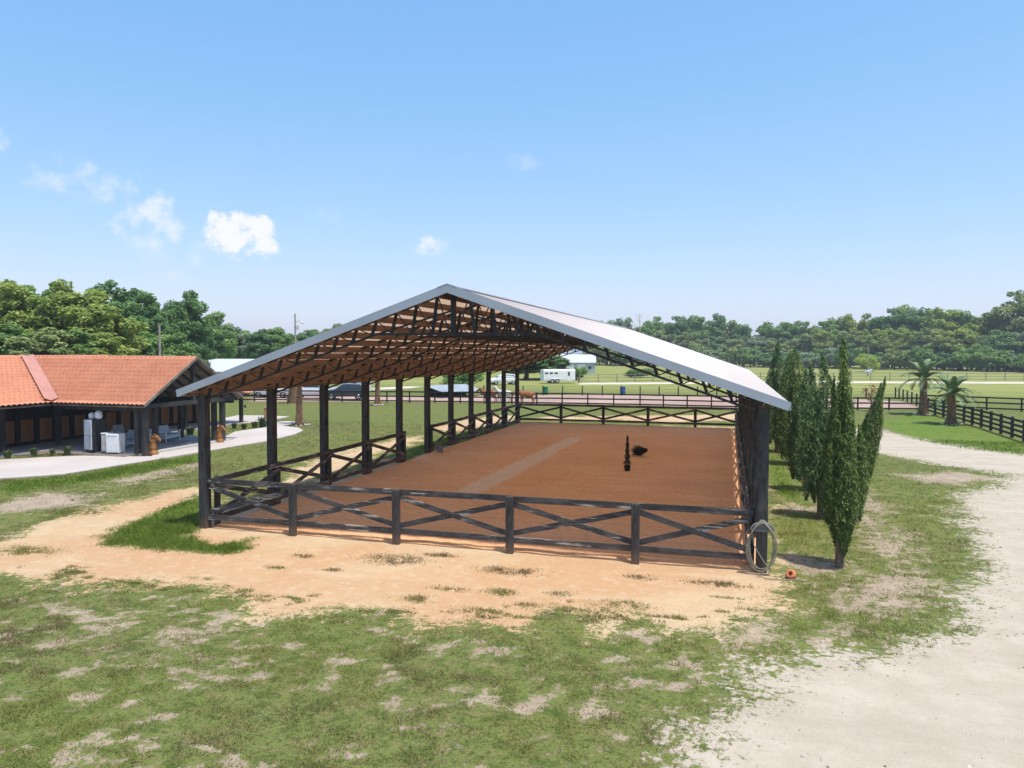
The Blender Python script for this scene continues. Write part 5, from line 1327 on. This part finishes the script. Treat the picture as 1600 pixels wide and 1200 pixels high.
def trailer():
    a, b_ = G(849, 599), G(893.5, 598.5); d = Vector(b_ - a); L = 5.9; c = (a + b_) / 2
    root = empty('horse_trailer', (c[0], c[1], 0), math.atan2(d.y, d.x) - R(4), 'white horse trailer with small dark windows parked under trees', 'trailer')
    sec = [(-1.05, .42), (1.05, .42), (1.08, .5), (1.08, 2.25), (.98, 2.42), (.7, 2.5), (-.7, 2.5), (-.98, 2.42), (-1.08, 2.25), (-1.08, .5)]
    b = MB(); b.ext(sec, 'x', -L / 2, L / 2); b.build('body', M_white, root)
    for x in (-2.45, -1.55, -.65): MB().cbox((x, -1.09, 1.85), (.62, .04, .26), .02).build('window', M_glass, root)
    dr = MB().cbox((1.75, -1.087, 1.35), (.75, .03, 1.7), .03).build('door', M_white, root)
    MB().cbox((1.75, -1.105, 1.72), (.34, .04, .72), .03).build('window', M_glass, dr)
    MB().box((2.05, -1.115, 1.15), (.06, .03, .14)).build('handle', M_rim, dr)
    MB().cbox((-.85, -1.10, .82), (2.0, .16, .08), .02).build('fender', M_rim, root)
    for x in (-1.32, -.42):
        for y in (-1.02, 1.02): wheel(root, x, y, .38, .2)
    MB().box((0, -1.088, .62), (L - .1, .015, .2)).build('kick_strip', M_lightgrey, root)
    MB().beam((L / 2, -.5, .5), (L / 2 + 1.2, 0, .55), .1, .12).build('hitch_arm', M_steel, root); MB().beam((L / 2, .5, .5), (L / 2 + 1.2, 0, .55), .1, .12).build('hitch_arm', M_steel, root)
    MB().tube([(L / 2 + 1.0, 0, .0), (L / 2 + 1.0, 0, .9)], .05, 8).build('jack', M_steel, root)
    MB().cbox((L / 2 + .35, 0, .78), (.5, .9, .5), .04).build('toolbox', M_steel, root)
trailer()

# ------------------------------------------------------------------ far buildings
def gable_house(name, loc, rz, w, l, h, hr, mw, mr, label, cat, doors=(), wins=(), over=.3):
    """w along local x (front, eave side), l depth; ridge along x"""
    root = empty(name, loc, rz, label, cat)
    b = MB(); b.ext([(-l / 2, 0), (l / 2, 0), (l / 2, h), (0, hr - .08), (-l / 2, h)], 'x', -w / 2, w / 2); b.build('wall', mw, root)
    sl = (hr - h) / (l / 2)
    for s in (-1, 1):
        b = MB(); e = l / 2 + over
        b.ext([(0, hr), (0, hr + .1), (s * e, h - sl * over + .1), (s * e, h - sl * over)], 'x', -w / 2 - over, w / 2 + over); b.build('roof', mr, root)
    for (x, ww, hh, m) in doors:
        MB().cbox((x, -l / 2 - .02, hh / 2 + .01), (ww, .06, hh), .01).build('door', m, root)
    for (x, z, ww, hh) in wins:
        f = MB().cbox((x, -l / 2 - .02, z), (ww + .16, .06, hh + .16), .01).build('window', M_white, root); MB().box((x, -l / 2 - .055, z), (ww, .02, hh)).build('pane', M_glass, f)
    return root
M_bluegrey = simple('blue_grey_siding', (.36, .42, .45), .6, 0, .08, 2)
M_palemetal = simple('pale_metal_roof', (.55, .58, .60), .45, .2, .06, 1)
p = D(904, 576, 205); gable_house('metal_barn', (p[0], p[1], 0), R(12), 8.6, 9, 2.9, 4.9, M_bluegrey, M_palemetal, 'pale blue-grey metal barn on the rise behind the horse trailer', 'barn', doors=((-2.4, 2.2, 2.4, M_white), (.6, 2.2, 2.4, M_white)), wins=((2.9, 1.5, .9, .8),))
p = D(385, 590, 135); gable_house('silver_barn', (p[0], p[1], 0), R(18), 17, 8, 2.3, 4.2, M_white, M_palemetal, 'low white barn with a pale silver roof behind the orange-roofed stable', 'barn', doors=((-3, 2.4, 2.4, M_lightgrey), (3, 2.4, 2.4, M_lightgrey)))
p = G(556, 613); gable_house('white_shed', (p[0], p[1], 0), R(14), 3.6, 3.0, 2.2, 2.9, M_white, M_palemetal, 'small white shed with a dark window behind the dark SUV', 'shed', wins=((.1, 1.3, .7, .8),))
def low_shed():
    a = G(690, 622); b_ = G(752, 618); root = empty('run_in_shed', a, math.atan2(b_[1] - a[1], b_[0] - a[0]), 'long low grey-roofed shed at the corner of the dirt paddock', 'shed'); L = float(np.linalg.norm(b_ - a))
    m = simple('faded_grey_sheet', (.33, .37, .40), .5, .2, .2, 2)
    b = MB(); b.ext([(-.3, 0.62), (-.3, .70), (2.8, 1.42), (2.8, 1.34)], 'x', 0, L); b.build('roof', m, root)
    for k in range(5): MB().box((.1 + k * (L - .2) / 4, -.1, .33), (.1, .1, .66)).build('post', M_black, root)
    MB().box((L / 2, 2.6, .66), (L, .06, 1.32)).build('back_wall', M_black, root)
low_shed()

# ------------------------------------------------------------------ poles and wires
M_pole = simple('weathered_pole', (.30, .27, .235), .9, 0, .25, 3)
def pole(px, ty, dist, r, label, extra=None):
    t = D(px, ty, dist); root = empty('utility_pole', (t[0], t[1], 0), YAW * -1, label, 'pole')
    MB().tube([(0, 0, -.3), (0, 0, t[2] * .5), (0, 0, t[2])], [r, r * .85, r * .7], 8).build('shaft', M_pole, root)
    return root, t
pr, t = pole(461, 490, 150, .20, 'utility pole with a lamp arm rising above the left slope of the arena roof')
MB().tube([(0, 0, t[2] - 1.9), (.7, 0, t[2] - 1.3), (1.3, 0, t[2] - 1.6)], .05, 6).build('lamp_arm', M_rim, pr)
MB().lathe([(.08, .25), (.22, .1), (.3, -.1), (.24, -.12), (.05, .0)], (1.3, 0, t[2] - 1.75), 10).build('lamp_head', M_rim, pr)
MB().cbox((.42, 0, t[2] - 2.6), (.5, .5, .9), .08).build('transformer', M_lightgrey, pr)
pole(249, 508, 75, .14, 'bare pale pole standing behind the ridge of the orange barn roof')
pa, ta = pole(1182, 527, 300, .22, 'distant power pole in front of the far wood, right of the arena roof')
MB().beam((-1, 0, ta[2] - .5), (1, 0, ta[2] - .5), .15, .15).build('crossarm', M_pole, pa)
pb_, tb = pole(1357, 540, 205, .13, 'grey pole with a pale box at its foot in the right-hand pasture')
bx = MB(); bx.cbox((0, -.3, 1.0), (1.3, .9, .7), .15); bx.cbox((.5, -.3, 1.45), (.8, .8, .35), .1); bx.cbox((-.75, -.2, .75), (.5, .6, .5), .1); bx.build('meter_box', M_lightgrey, pb_)
for k, (dy, lab) in enumerate(((0, 'upper power line strung in front of the far wood'), (1.6, 'lower power line strung in front of the far wood'))):
    pts = []; A = D(1040, 520 + dy * 0, 315); B = ta; C = D(1640, 536, 270)
    for (u, v) in ((A, B), (B, C)):
        for q in range(10):
            s = q / 9; z = (u[2] if u is not A else ta[2]) * (1 - s) + (ta[2] if v is B else ta[2] - 1.0) * s - dy - 3.0 * s * (1 - s); pts.append((u[0] * (1 - s) + v[0] * s, u[1] * (1 - s) + v[1] * s, z - .4))
    tag(MB().tube(pts, .045, 4).build('power_line', simple('cable_grey', (.30, .30, .30), .6)), lab, 'cable')

# ------------------------------------------------------------------ the light summer haze
def haze():
    b = MB(); b.box((0, 1280, 20.5), (3600, 2800, 43.5))
    m = bpy.data.materials.new('summer_haze'); m.use_nodes = True; nt = m.node_tree; nt.nodes.remove(nt.nodes['Principled BSDF'])
    v = nt.nodes.new('ShaderNodeVolumePrincipled'); v.inputs['Color'].default_value = (.88, .93, 1, 1); v.inputs['Density'].default_value = .00032; v.inputs['Anisotropy'].default_value = .2
    nt.links.new(v.outputs[0], nt.nodes['Material Output'].inputs['Volume'])
    tag(b.build('haze', m), kind='stuff')
haze()
